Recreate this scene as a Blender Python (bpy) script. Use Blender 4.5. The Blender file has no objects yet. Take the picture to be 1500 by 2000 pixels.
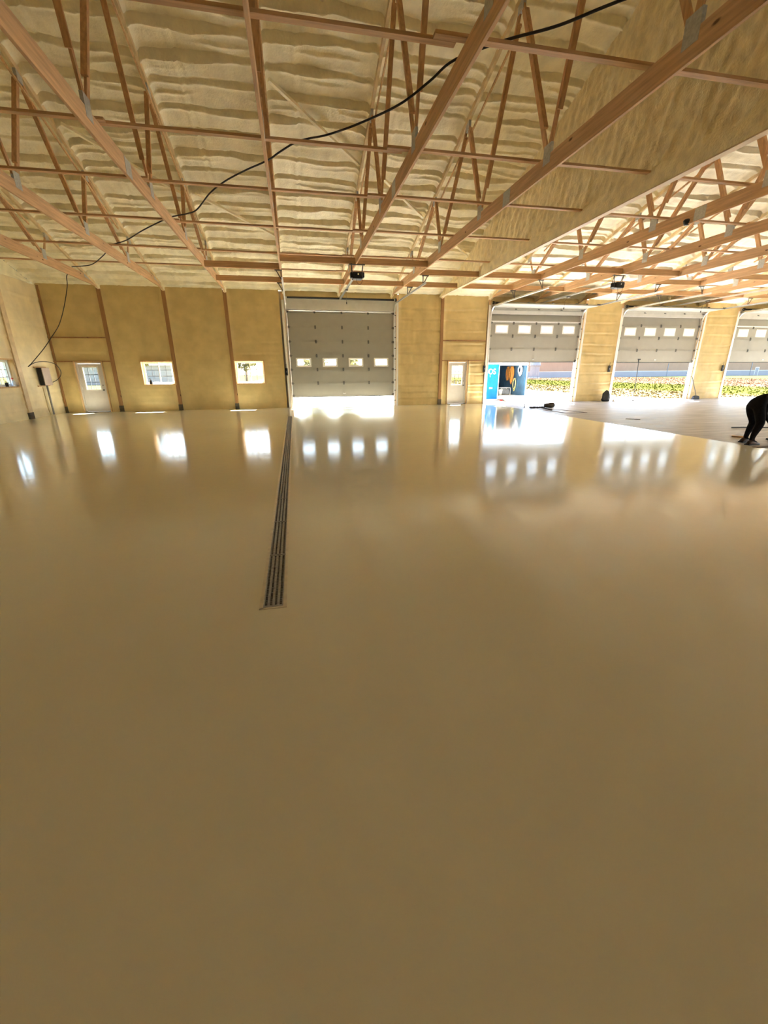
import bpy, bmesh, math, random
import numpy as np
from mathutils import Matrix, Vector
S = bpy.context.scene
COL = S.collection

# ------------------------------------------------------------------ camera
cam_d = bpy.data.cameras.new('camera')
cam = bpy.data.objects.new('camera', cam_d)
COL.objects.link(cam)
S.camera = cam
R = Matrix(((0.9795635, 0.07024275, -0.18847098), (-0.20103143, 0.31182716, -0.92862812), (-0.00645902, 0.9475388, 0.3195755)))
cam.matrix_world = Matrix.Translation((0, 0, 1.6)) @ R.to_4x4()
cam_d.sensor_fit = 'VERTICAL'
cam_d.sensor_height = 24.0
cam_d.lens = 813.0 / 2000.0 * 24.0
cam_d.clip_end = 500
# ------------------------------------------------------------------ sky, sun, exposure
W = bpy.data.worlds.new('sky'); S.world = W; W.use_nodes = True
wn = W.node_tree.nodes; wl = W.node_tree.links
sky = wn.new('ShaderNodeTexSky'); sky.sky_type = 'NISHITA'; sky.sun_disc = False
sky.sun_elevation = math.radians(58); sky.sun_rotation = math.radians(20)
sky.air_density = 1.0; sky.dust_density = 1.2; sky.ozone_density = 1.0
wn['Background'].inputs[1].default_value = 0.10
wl.new(sky.outputs[0], wn['Background'].inputs[0])
sun_d = bpy.data.lights.new('sun', 'SUN'); sun = bpy.data.objects.new('sun', sun_d); COL.objects.link(sun)
sun_d.energy = 12.5; sun_d.angle = math.radians(0.53); sun_d.color = (1.0, 0.985, 0.95)
sun.rotation_euler = Vector((0.22, 0.57, 1.0)).to_track_quat('Z', 'Y').to_euler()
S.view_settings.view_transform = 'Standard'
S.view_settings.look = 'None'
S.view_settings.exposure = 3.7
S.view_settings.gamma = 1.0
S.view_settings.use_curve_mapping = False
S.cycles.use_denoising = True
S.cycles.max_bounces = 10
S.cycles.diffuse_bounces = 7
S.cycles.use_adaptive_sampling = True
S.cycles.adaptive_threshold = 0.02
S.cycles.glossy_bounces = 4
S.cycles.transparent_max_bounces = 12
S.cycles.sample_clamp_indirect = 6.0
S.cycles.caustics_refractive = False

# ------------------------------------------------------------------ helpers
rng = np.random.default_rng(7)
random.seed(7)

class MB:
    def __init__(s): s.v = []; s.f = []; s.m = []
    def add(s, vs, fs, mi=0):
        o = len(s.v); s.v.extend([tuple(map(float, p)) for p in vs])
        s.f.extend([tuple(o + i for i in f) for f in fs]); s.m.extend([mi] * len(fs)); return s
    def box(s, x0, x1, y0, y1, z0, z1, mi=0):
        vs = [(x0,y0,z0),(x1,y0,z0),(x1,y1,z0),(x0,y1,z0),(x0,y0,z1),(x1,y0,z1),(x1,y1,z1),(x0,y1,z1)]
        return s.add(vs, [(0,3,2,1),(4,5,6,7),(0,1,5,4),(1,2,6,5),(2,3,7,6),(3,0,4,7)], mi)
    def beam(s, p, q, w, h, up=(0,0,1), mi=0):
        p = Vector(p); q = Vector(q); d = (q - p).normalized(); u = Vector(up)
        a = d.cross(u)
        if a.length < 1e-4: a = d.cross(Vector((1,0,0)))
        a.normalize(); b = a.cross(d).normalized()
        vs = []
        for c in (p, q):
            for i, j in ((-1,-1),(1,-1),(1,1),(-1,1)): vs.append(c + a*(i*w/2) + b*(j*h/2))
        return s.add(vs, [(3,2,1,0),(4,5,6,7),(0,1,5,4),(1,2,6,5),(2,3,7,6),(3,0,4,7)], mi)
    def prism(s, poly, axis, a, b, mi=0):
        n = len(poly)
        def P(u, v, t): return (t,u,v) if axis == 0 else ((u,t,v) if axis == 1 else (u,v,t))
        vs = [P(u,v,a) for u,v in poly] + [P(u,v,b) for u,v in poly]
        fs = [tuple(range(n))[::-1], tuple(range(n, 2*n))] + [(i,(i+1)%n,n+(i+1)%n,n+i) for i in range(n)]
        return s.add(vs, fs, mi)
    def tube(s, pts, r, n=8, mi=0, closed=False):
        pts = [Vector(p) for p in pts]; m = len(pts); vs = []
        ref = None
        for i, p in enumerate(pts):
            d = (pts[min(i+1,m-1)] - pts[max(i-1,0)])
            d = d.normalized() if d.length > 1e-9 else Vector((0,0,1))
            if ref is None: ref = Vector((0,0,1)) if abs(d.z) < .9 else Vector((1,0,0))
            a = d.cross(ref).normalized(); b = a.cross(d).normalized(); ref = b
            rr = r[i] if isinstance(r, (list, tuple)) else r
            for k in range(n):
                t = 2*math.pi*k/n; vs.append(p + a*math.cos(t)*rr + b*math.sin(t)*rr)
        fs = []
        for i in range(m-1):
            for k in range(n): fs.append((i*n+k, i*n+(k+1)%n, (i+1)*n+(k+1)%n, (i+1)*n+k))
        fs += [tuple(range(n))[::-1], tuple((m-1)*n+k for k in range(n))]
        return s.add(vs, fs, mi)
    def lathe(s, c, prof, n=16, mi=0):
        vs = []
        for r, z in prof:
            for k in range(n):
                t = 2*math.pi*k/n; vs.append((c[0]+r*math.cos(t), c[1]+r*math.sin(t), c[2]+z))
        m = len(prof); fs = []
        for i in range(m-1):
            for k in range(n): fs.append((i*n+k, i*n+(k+1)%n, (i+1)*n+(k+1)%n, (i+1)*n+k))
        fs += [tuple(range(n))[::-1], tuple((m-1)*n+k for k in range(n))]
        return s.add(vs, fs, mi)
    def mesh(s, name, mats, smooth=False):
        me = bpy.data.meshes.new(name); me.from_pydata(s.v, [], s.f)
        for m in (mats if isinstance(mats, (list, tuple)) else [mats]): me.materials.append(m)
        if any(s.m): me.polygons.foreach_set('material_index', s.m)
        if smooth: me.polygons.foreach_set('use_smooth', [True]*len(s.f))
        me.update(); return me
    def build(s, name, mats, parent=None, smooth=False, bevel=0):
        me = s.mesh(name, mats, smooth)
        if bevel:
            bm = bmesh.new(); bm.from_mesh(me)
            bmesh.ops.bevel(bm, geom=bm.edges[:], offset=bevel, segments=1, affect='EDGES', clamp_overlap=True)
            bm.to_mesh(me); bm.free()
        return link(name, me, parent)

def link(name, me, parent=None, loc=None):
    o = bpy.data.objects.new(name, me); COL.objects.link(o)
    if parent is not None: o.parent = parent
    if loc is not None: o.location = loc
    return o
def tag(o, label=None, cat=None, group=None, kind=None):
    if label: o['label'] = label
    if cat: o['category'] = cat
    if group: o['group'] = group
    if kind: o['kind'] = kind
    return o
def thing(name, label, cat, loc=(0,0,0), group=None, kind=None, rz=0):
    o = bpy.data.objects.new(name, None); COL.objects.link(o); o.location = loc; o.rotation_euler = (0,0,rz)
    o.empty_display_size = .2
    return tag(o, label, cat, group, kind)
def struct(o, label, cat): return tag(o, label, cat, None, 'structure')
def copy_tree(o, parent=None):
    c = o.copy(); COL.objects.link(c)
    if parent is not None: c.parent = parent
    for ch in list(o.children): copy_tree(ch, c)
    return c

# ------------------------------------------------------------------ noise for modelled relief
def vnoise(x, y, seed=0):
    r = np.random.default_rng(seed).random((256, 256))
    xi = np.floor(x).astype(int); yi = np.floor(y).astype(int); xf = x - xi; yf = y - yi
    u = xf*xf*(3-2*xf); v = yf*yf*(3-2*yf)
    g = lambda a, b: r[a % 256, b % 256]
    return (g(xi,yi)*(1-u)+g(xi+1,yi)*u)*(1-v) + (g(xi,yi+1)*(1-u)+g(xi+1,yi+1)*u)*v
def fbm(x, y, seed=0, o=3):
    t = 0; a = .5
    for i in range(o): t = t + a*(vnoise(x*2**i, y*2**i, seed+i) - .5); a *= .5
    return t

# ------------------------------------------------------------------ materials
def mat(name, col, rough=.6, metal=0., var=.12, scale=8., stretch=(1,1,1), bump=0., bscale=None, spec=.5, coat=0., col2=None, rvar=0.):
    m = bpy.data.materials.new(name); m.use_nodes = True
    n = m.node_tree.nodes; l = m.node_tree.links; b = n['Principled BSDF']
    b.inputs['Roughness'].default_value = rough; b.inputs['Metallic'].default_value = metal
    b.inputs['Specular IOR Level'].default_value = spec; b.inputs['Coat Weight'].default_value = coat
    tc = n.new('ShaderNodeTexCoord'); mp = n.new('ShaderNodeMapping'); mp.inputs['Scale'].default_value = stretch
    l.new(tc.outputs['Object'], mp.inputs[0])
    nz = n.new('ShaderNodeTexNoise'); nz.inputs['Scale'].default_value = scale; nz.inputs['Detail'].default_value = 5
    l.new(mp.outputs[0], nz.inputs['Vector'])
    rp = n.new('ShaderNodeValToRGB'); l.new(nz.outputs[0], rp.inputs[0])
    c2 = col2 or tuple(c*(1+var) for c in col)
    c1 = col if col2 else tuple(c*(1-var) for c in col)
    rp.color_ramp.elements[0].position = .3; rp.color_ramp.elements[1].position = .7
    rp.color_ramp.elements[0].color = (*c1, 1); rp.color_ramp.elements[1].color = (*c2, 1)
    l.new(rp.outputs[0], b.inputs['Base Color'])
    if rvar:
        mr = n.new('ShaderNodeMapRange'); mr.inputs[3].default_value = rough-rvar; mr.inputs[4].default_value = rough+rvar
        l.new(nz.outputs[0], mr.inputs[0]); l.new(mr.outputs[0], b.inputs['Roughness'])
    if bump:
        bz = n.new('ShaderNodeTexNoise'); bz.inputs['Scale'].default_value = bscale or scale*3; bz.inputs['Detail'].default_value = 4
        l.new(mp.outputs[0], bz.inputs['Vector'])
        bp = n.new('ShaderNodeBump'); bp.inputs['Strength'].default_value = bump; bp.inputs['Distance'].default_value = .02
        l.new(bz.outputs[0], bp.inputs['Height']); l.new(bp.outputs[0], b.inputs['Normal'])
    return m
def wood(name, col, axis, knots=True):
    st = [14, 14, 14]; st[axis] = .9
    m = mat(name, col, .7, 0, .2, 1.6, tuple(st), bump=.08, bscale=3)
    n = m.node_tree.nodes; l = m.node_tree.links; b = n['Principled BSDF']
    if knots:
        src = b.inputs['Base Color'].links[0].from_socket
        tc = [q for q in n if q.type == 'TEX_COORD'][0]
        mp = n.new('ShaderNodeMapping'); ks = [3.2, 3.2, 3.2]; ks[axis] = 1.3; mp.inputs['Scale'].default_value = ks
        l.new(tc.outputs['Object'], mp.inputs[0])
        vo = n.new('ShaderNodeTexVoronoi'); vo.inputs['Scale'].default_value = 1.3; l.new(mp.outputs[0], vo.inputs['Vector'])
        r = n.new('ShaderNodeValToRGB'); r.color_ramp.elements[0].position = .05; r.color_ramp.elements[1].position = .11
        r.color_ramp.elements[0].color = (.25,.18,.14,1); r.color_ramp.elements[1].color = (1,1,1,1)
        l.new(vo.outputs['Distance'], r.inputs[0])
        mx = n.new('ShaderNodeMix'); mx.data_type = 'RGBA'; mx.blend_type = 'MULTIPLY'; mx.inputs[0].default_value = 1
        l.new(src, mx.inputs[6]); l.new(r.outputs[0], mx.inputs[7]); l.new(mx.outputs[2], b.inputs['Base Color'])
    return m
def glass_mat():
    m = bpy.data.materials.new('window_glass'); m.use_nodes = True; n = m.node_tree.nodes; l = m.node_tree.links
    n.remove(n['Principled BSDF']); t = n.new('ShaderNodeBsdfTransparent'); g = n.new('ShaderNodeBsdfGlossy'); g.inputs['Roughness'].default_value = .02
    t.inputs[0].default_value = (.93,.96,.95,1)
    mx = n.new('ShaderNodeMixShader'); mx.inputs[0].default_value = .05
    l.new(t.outputs[0], mx.inputs[1]); l.new(g.outputs[0], mx.inputs[2])
    l.new(mx.outputs[0], n['Material Output'].inputs[0]); return m

FOAMC = (.91, .85, .635)
M_foam = mat('spray_foam', FOAMC, .55, 0, .10, 3.0, bump=.35, bscale=22, spec=.35)
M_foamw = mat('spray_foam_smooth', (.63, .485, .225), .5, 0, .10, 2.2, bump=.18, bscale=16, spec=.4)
M_foaml = mat('spray_foam_pale', (.84,.72,.47), .55, 0, .10, 2.2, bump=.2, bscale=16, spec=.35)
M_foamb = mat('spray_foam_pebbled', (.82, .70, .43), .5, 0, .14, 5.0, bump=.7, bscale=26, spec=.4)
M_wy = wood('pine_along_y', (.60, .375, .20), 1)
M_wx = wood('pine_along_x', (.58, .36, .185), 0)
M_wz = wood('pine_upright', (.34, .18, .07), 2)
M_web = wood('pine_web', (.56, .33, .16), 2, False)
M_trim = wood('pine_trim', (.66, .44, .22), 2, False)
M_plate = mat('galvanised_plate', (.50, .51, .50), .5, .6, .15, 30)
M_galv = mat('galvanised_steel', (.72, .73, .73), .35, .85, .08, 20)
M_skin = mat('outer_sheet_steel', (.62, .60, .55), .5, .1, .05, 4)
M_door = mat('door_steel_grey', (.35, .335, .285), .5, 0, .03, 3, bump=.03, bscale=60)
M_hinge = mat('hinge_steel', (.14, .135, .125), .45, .5, .2, 40)
M_white = mat('white_vinyl', (.82, .81, .78), .4, 0, .03, 6)
M_doorw = mat('entry_door_paint', (.62, .58, .55), .45, 0, .04, 5)
M_black = mat('black_plastic', (.012, .012, .014), .5, 0, .3, 10)
M_rubber = mat('black_rubber', (.02, .019, .018), .6, 0, .3, 14)
M_iron = mat('cast_iron', (.34, .33, .32), .5, .3, .25, 30)
M_pit = mat('dark_trough', (.03, .028, .025), .8, 0, .3, 8)
M_glass = glass_mat()
M_base = mat('post_bracket', (.10, .085, .06), .6, .3, .3, 12)
M_blue = mat('trailer_blue', (.004, .075, .27), .5, 0, .12, 3, spec=.05)
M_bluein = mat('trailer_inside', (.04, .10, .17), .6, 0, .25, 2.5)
M_orange = mat('orange_cord', (.55, .22, .03), .5, 0, .15, 10)
M_yellow = mat('yellow_cord', (.82, .68, .22), .5, 0, .12, 10)
M_sign = mat('sign_white', (.40,.40,.40), .5, 0, .03, 5)
M_hosew = mat('white_hose', (.80, .80, .78), .4, 0, .05, 10)
M_grey = mat('grey_plastic', (.22, .23, .25), .5, 0, .15, 9)
M_red = mat('red_plastic', (.62, .05, .04), .4, 0, .1, 9)
M_green = mat('green_plastic', (.35, .62, .12), .4, 0, .1, 9)
M_cloth = mat('black_cloth', (.012, .011, .012), .95, 0, .3, 20, bump=.2, bscale=60, spec=.15)
M_body = mat('skin', (.48, .27, .18), .55, 0, .06, 8)
M_shoe = mat('brown_leather', (.06, .028, .018), .5, 0, .3, 14)
M_hair = mat('dark_hair', (.02, .014, .01), .6, 0, .3, 30)
M_tarp = mat('dark_fabric_bag', (.045, .033, .026), .85, 0, .3, 8, bump=.4, bscale=14)
M_paper = mat('kraft_paper', (.20, .145, .125), .8, 0, .1, 6)
M_tan = mat('tan_siding', (.36,.235,.155), .6, 0, .05, .4, spec=.1)
M_wains = mat('white_siding', (.30,.285,.285), .5, 0, .04, .5, spec=.1)
M_roofm = mat('roof_steel', (.36, .33, .30), .5, .1, .05, 1)
M_trunk = mat('bark', (.16, .11, .07), .9, 0, .25, 6)
M_leafy = mat('autumn_leaf', (.07, .063, .015), .8, 0, .3, 3)
M_leafb = mat('leaf_litter', (.075, .04, .024), .9, 0, .35, 1.2, spec=0)
M_dry = mat('dry_grass_blade', (.085,.063,.028), .85, 0, .3, .8, spec=0)
M_tuft = mat('grass_blade', (.055, .058, .012), .85, 0, .3, .8, spec=0)

def floor_material():
    m = mat('tan_epoxy', (.78, .725, .56), .10, 0, .035, .35, spec=.5)
    n = m.node_tree.nodes; l = m.node_tree.links; b = n['Principled BSDF']
    tc = [q for q in n if q.type == 'TEX_COORD'][0]
    n1 = n.new('ShaderNodeTexNoise'); n1.inputs['Scale'].default_value = 4.5; n1.inputs['Detail'].default_value = 5
    n2 = n.new('ShaderNodeTexNoise'); n2.inputs['Scale'].default_value = 85; n2.inputs['Detail'].default_value = 2
    l.new(tc.outputs['Object'], n1.inputs['Vector']); l.new(tc.outputs['Object'], n2.inputs['Vector'])
    b1 = n.new('ShaderNodeBump'); b1.inputs['Strength'].default_value = .13; b1.inputs['Distance'].default_value = .012
    b2 = n.new('ShaderNodeBump'); b2.inputs['Strength'].default_value = .05; b2.inputs['Distance'].default_value = .003
    l.new(n1.outputs[0], b1.inputs['Height']); l.new(n2.outputs[0], b2.inputs['Height'])
    l.new(b1.outputs[0], b2.inputs['Normal']); l.new(b2.outputs[0], b.inputs['Normal'])
    return m
M_epoxy = floor_material()
M_conc = mat('bare_concrete', (.24,.225,.22), .48, 0, 0, 1.6, (.5, 3.0, 1), bump=.25, bscale=3.5, col2=(.60,.575,.57), rvar=.22, spec=.4)

def ground_material():
    m = bpy.data.materials.new('yard_ground'); m.use_nodes = True
    n = m.node_tree.nodes; l = m.node_tree.links; b = n['Principled BSDF']; b.inputs['Roughness'].default_value = .95; b.inputs['Specular IOR Level'].default_value = 0
    tc = n.new('ShaderNodeTexCoord'); sp = n.new('ShaderNodeSeparateXYZ'); l.new(tc.outputs['Object'], sp.inputs[0])
    nz = n.new('ShaderNodeTexNoise'); nz.inputs['Scale'].default_value = .35; nz.inputs['Detail'].default_value = 6; l.new(tc.outputs['Object'], nz.inputs['Vector'])
    sub = n.new('ShaderNodeMath'); sub.operation = 'MULTIPLY_ADD'; sub.inputs[1].default_value = 3; sub.inputs[2].default_value = -1.5; l.new(nz.outputs[0], sub.inputs[0])
    ad = n.new('ShaderNodeMath'); ad.operation = 'ADD'; l.new(sp.outputs[0], ad.inputs[0]); l.new(sub.outputs[0], ad.inputs[1])
    mr = n.new('ShaderNodeMapRange'); mr.inputs[1].default_value = -50; mr.inputs[2].default_value = 100; l.new(ad.outputs[0], mr.inputs[0])
    rp = n.new('ShaderNodeValToRGB'); e = rp.color_ramp; l.new(mr.outputs[0], rp.inputs[0])
    cols = [(-50,(.06,.058,.018)),(-8,(.07,.062,.022)),(-5,(.70,.65,.57)),(20.5,(.70,.65,.57)),(22.0,(.085,.063,.030)),(30,(.072,.054,.022)),(32.5,(.047,.049,.010)),(44,(.049,.051,.011)),(48,(.068,.038,.024)),(80,(.068,.040,.026)),(84,(.03,.035,.015)),(100,(.03,.035,.015))]
    e.elements[0].position = 0; e.elements[0].color = (*cols[0][1],1); e.elements[1].position = 1; e.elements[1].color = (*cols[-1][1],1)
    for p, c in cols[1:-1]:
        q = e.elements.new((p+50)/150); q.color = (*c,1)
    n2 = n.new('ShaderNodeTexNoise'); n2.inputs['Scale'].default_value = 3.5; n2.inputs['Detail'].default_value = 6; l.new(tc.outputs['Object'], n2.inputs['Vector'])
    r2 = n.new('ShaderNodeValToRGB'); r2.color_ramp.elements[0].position = .35; r2.color_ramp.elements[1].position = .6
    r2.color_ramp.elements[0].color = (.72,.72,.72,1); r2.color_ramp.elements[1].color = (1.12,1.12,1.12,1); l.new(n2.outputs[0], r2.inputs[0])
    mx = n.new('ShaderNodeMix'); mx.data_type = 'RGBA'; mx.blend_type = 'MULTIPLY'; mx.inputs[0].default_value = 1
    l.new(rp.outputs[0], mx.inputs[6]); l.new(r2.outputs[0], mx.inputs[7]); l.new(mx.outputs[2], b.inputs['Base Color'])
    bp = n.new('ShaderNodeBump'); bp.inputs['Strength'].default_value = .5; l.new(n2.outputs[0], bp.inputs['Height']); l.new(bp.outputs[0], b.inputs['Normal'])
    return m
M_ground = ground_material()

# ------------------------------------------------------------------ building dimensions (metres)
YW = 20.8; YR = 2.5; YB = 2*YR - YW           # far wall, ridge, rear wall
XL, XRT = -9.8, 33.9                            # left and right gable walls
ZB, ZC = 4.90, 5.185                            # bottom chord bottom / top
SL = .295
def roofz(y): return 4.82 + SL*(YW - (y if y >= YR else 2*YR - y))   # underside of the top chords
TX = [-.21 + 2.43*k for k in range(-3, 14)]
def tx(k): return -.21 + 2.43*k

def rects(us, vs, holes):
    us = sorted(set(us)); vs = sorted(set(vs)); out = []
    for a, b in zip(us, us[1:]):
        for c, d in zip(vs, vs[1:]):
            cu, cv = (a+b)/2, (c+d)/2
            if any(h[0] < cu < h[1] and h[2] < cv < h[3] for h in holes): continue
            out.append((a, b, c, d))
    return out

# ------------------------------------------------------------------ ground and floor
mb = MB(); mb.add([(-150,-90,-.12),(260,-90,-.12),(260,260,-.12),(-150,260,-.12)], [(0,1,2,3)])
g = mb.build('ground', M_ground); struct(g, 'sunlit gravel drive and grass outside the open garage doors', 'ground')
mb = MB(); mb.box(-3, 21.5, 21.1, 24.2, -.3, -.035); mb.box(21.5, 31, 21.1, 22.0, -.3, -.05)
g = mb.build('ground_apron', mat('pale_gravel', (.70,.65,.57), .95, 0, .16, 5, bump=.6, bscale=20, spec=0)); struct(g, 'pale gravel strip just outside the garage doors', 'ground')
DX0, DX1, DY0, DY1 = -.345, -.185, 2.72, 16.6    # trench drain opening
mb = MB()
for a, b, c, d in rects([XL-.3, DX0, DX1, 9.7], [YB-.1, DY0, DY1, YW+.3], [(DX0, DX1, DY0, DY1)]): mb.box(a, b, c, d, -.25, 0)
fl = mb.build('floor', M_epoxy); struct(fl, 'glossy tan epoxy coated floor with trench drain', 'floor')
mb = MB()
mb.box(9.7, XRT+.3, YB-.1, YW+.3, -.25, -.004)
fb = mb.build('floor', M_conc); struct(fb, 'bare grey concrete floor not yet coated, behind the crouched worker', 'floor')

# ------------------------------------------------------------------ openings of the far wall
# garage doors: (left, right, bottom height of the raised door)
GD = [(-.18, 4.82, .49), (9.62, 14.68, 2.03), (17.0, 22.05, 1.99), (24.35, 29.4, 1.99)]
HZ = 4.27                                           # head of the garage openings
ED = [(-9.0, -7.98, 2.07), (7.52, 8.52, 2.07)]      # entry doors
WN = [(-6.45, -5.17, 1.12, 2.08), (-2.58, -1.32, 1.12, 2.10)]
holes = [(a, b, -.1, HZ) for a, b, h in GD] + [(a, b, -.1, z) for a, b, z in ED] + WN
us = [XL-.25, XRT+.25] + [u for h in holes for u in h[:2]]
vs = [0, 5.0] + [v for h in holes for v in h[2:]]
mb = MB()
for a, b, c, d in rects(us, vs, holes):
    if c < 0: continue
    mb.box(a, b, YW+.24, YW+.28, c, d)
wall = mb.build('wall_far', M_skin); struct(wall, 'far long wall of foam panels between posts, with four garage doors', 'wall')

def foam_sheet(name, us, vs, mapf, disp, m, parent, holes=()):
    U, V = np.meshgrid(np.array(us), np.array(vs), indexing='ij')
    P = mapf(U, V, disp(U, V)); nu, nv = U.shape
    idx = np.arange(nu*nv).reshape(nu, nv)
    f = np.stack([idx[:-1,:-1], idx[1:,:-1], idx[1:,1:], idx[:-1,1:]], -1).reshape(-1, 4)
    if holes:
        cu = ((U[:-1,:-1]+U[1:,1:])/2).ravel(); cv = ((V[:-1,:-1]+V[1:,1:])/2).ravel(); k = np.ones(len(f), bool)
        for h in holes: k &= ~((cu > h[0]) & (cu < h[1]) & (cv > h[2]) & (cv < h[3]))
        f = f[k]
    me = bpy.data.meshes.new(name); me.from_pydata(P.reshape(-1, 3).tolist(), [], f.tolist())
    me.polygons.foreach_set('use_smooth', [True]*len(f)); me.materials.append(m); me.update()
    return link(name, me, parent)
def grid1(a, b, step, extra=()):
    n = max(2, int(round((b-a)/step))+1); g = list(np.linspace(a, b, n))
    for e in extra:
        if a < e < b:
            i = int(np.argmin([abs(q-e) for q in g])); 
            if i in (0, len(g)-1): g.append(e)
            else: g[i] = e
    return sorted(set(g))
def wall_disp(x0, x1, seed, amp=1., ridges=None):
    zs = ridges or [.35, .62, .95, 1.5, 1.95, 2.45, 2.9, 3.45, 3.95, 4.4]
    def f(U, V):
        d = .022*fbm(U*.9, V*1.1, seed) + .030*fbm(U*7, V*1.6, seed+9)*amp
        for i, z in enumerate(zs):
            zz = z + .05*(vnoise(U*.8+i*7, V*0, seed+20)-.5) + .02*(vnoise(U*5+i, V*0, seed+31)-.5)
            am = (.3 + 1.0*vnoise(U*.7+i*3, V*0+i, seed+40))*amp
            d = d + .020*am*np.exp(-((V-zz)/.035)**2) - .016*am*np.exp(-((V-zz+.075)/.05)**2)
        e = np.minimum(U-x0, x1-U)
        return d + .045*np.exp(-(e/.07)**2)
    return f
def back_map(U, V, D): return np.stack([U, YW + .03 - D, V], -1)
# bays of the far wall: (x0, x1, z0, z1, mat, seed, amp)
pz = 5.12
bays = [(-9.78,-7.61,3.05,pz,.5),(-9.78,-7.61,2.11,3.0,.5),(-9.78,-9.06,0,2.07,.5),(-7.92,-7.61,0,2.07,.5),
        (-7.45,-5.18,0,pz,.45),(-5.02,-2.75,0,pz,.45),(-2.60,-.42,0,pz,.5),
        (4.98,7.03,0,pz,1.6),(7.20,9.42,3.04,pz,1.4),(7.20,9.42,2.12,2.99,1.2),(7.20,7.46,0,2.07,.6),(8.60,9.42,0,2.07,1.5),
        (14.84,16.84,0,pz,1.5),(22.2,24.2,0,pz,1.6),(29.56,33.85,0,pz,1.2)]
for i, (a, b, c, d, amp) in enumerate(bays):
    hs = [h for h in WN if h[0] > a-.2 and h[1] < b+.2]
    eu = [u for h in hs for u in h[:2]]; ev = [v for h in hs for v in h[2:]]
    foam_sheet('foam_panel', grid1(a, b, .06, eu), grid1(c, d, .045, ev), back_map, wall_disp(a, b, 100+i*11, amp), M_foamw, wall, hs)
for a, b, h in GD:
    foam_sheet('foam_header', grid1(a-.1, b+.1, .08), grid1(4.76, 5.12, .05), lambda U,V,D: np.stack([U, YW+.10-D*2, V], -1), wall_disp(a-.1, b+.1, 71, 1.5, [4.82]), M_foamw, wall)
# horizontal girts and door bucks (boards)
def girt(x0, x1, z, parent, h=.045):
    return MB().box(x0, x1, YW-.035, YW+.2, z-h/2, z+h/2).build('girt', M_wz, parent)
for x0, x1, z in [(-9.78,-7.61,3.02),(-9.78,-7.61,2.09),(7.20,9.42,3.015),(7.20,9.42,2.095)]: girt(x0, x1, z, wall)

# posts
def post(x, label, w=.15, name='wall_post'):
    t = thing(name, label, 'post', (x, YW, 0), 'posts along the far wall')
    MB().box(-w/2, w/2, -.045, .2, 0, 4.93).build('post_shaft', M_wz, t)
    b = MB(); b.box(-w/2-.012, w/2+.012, -.06, .02, 0, .26); b.box(-w/2-.03, w/2+.03, -.07, .02, 0, .012)
    b.build('post_base', M_base, t); return t
post(-9.70, 'thin dark corner post where the left gable meets the far wall', .06)
post(-7.53, 'dark brown wall post between the left entry door and first window')
post(-5.10, 'dark brown wall post on the right edge of the first far window')
post(-2.67, 'dark brown wall post on the left edge of the second far window')
post(7.115, 'brown wall post under the end of the foam covered divider')
post(32.0, 'brown wall post right of the fourth garage door')
for k, (a, b, h) in enumerate(GD):
    nm = ['closed big garage door', 'garage door with the blue trailer', 'garage door with the pole leaning in it', 'rightmost garage door in view'][k]
    for s, x in ((-1, a-.1), (1, b+.1)):
        t = thing('door_jamb_post', '%s timber jamb post of the %s' % ('left' if s < 0 else 'right', nm), 'post', (x, YW, 0), 'jamb posts of the garage doors')
        MB().box(-.06, .06, -.03, .2, 0, 4.93).build('jamb_board', M_trim, t)
        w = MB(); w.box(-.05, .05, -.034, -.03, 0, 4.62); w.box(.0 if s < 0 else -.16, .16 if s < 0 else 0, .185, .24, 0, 4.62)
        w.build('jamb_trim', M_white, t)

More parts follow.
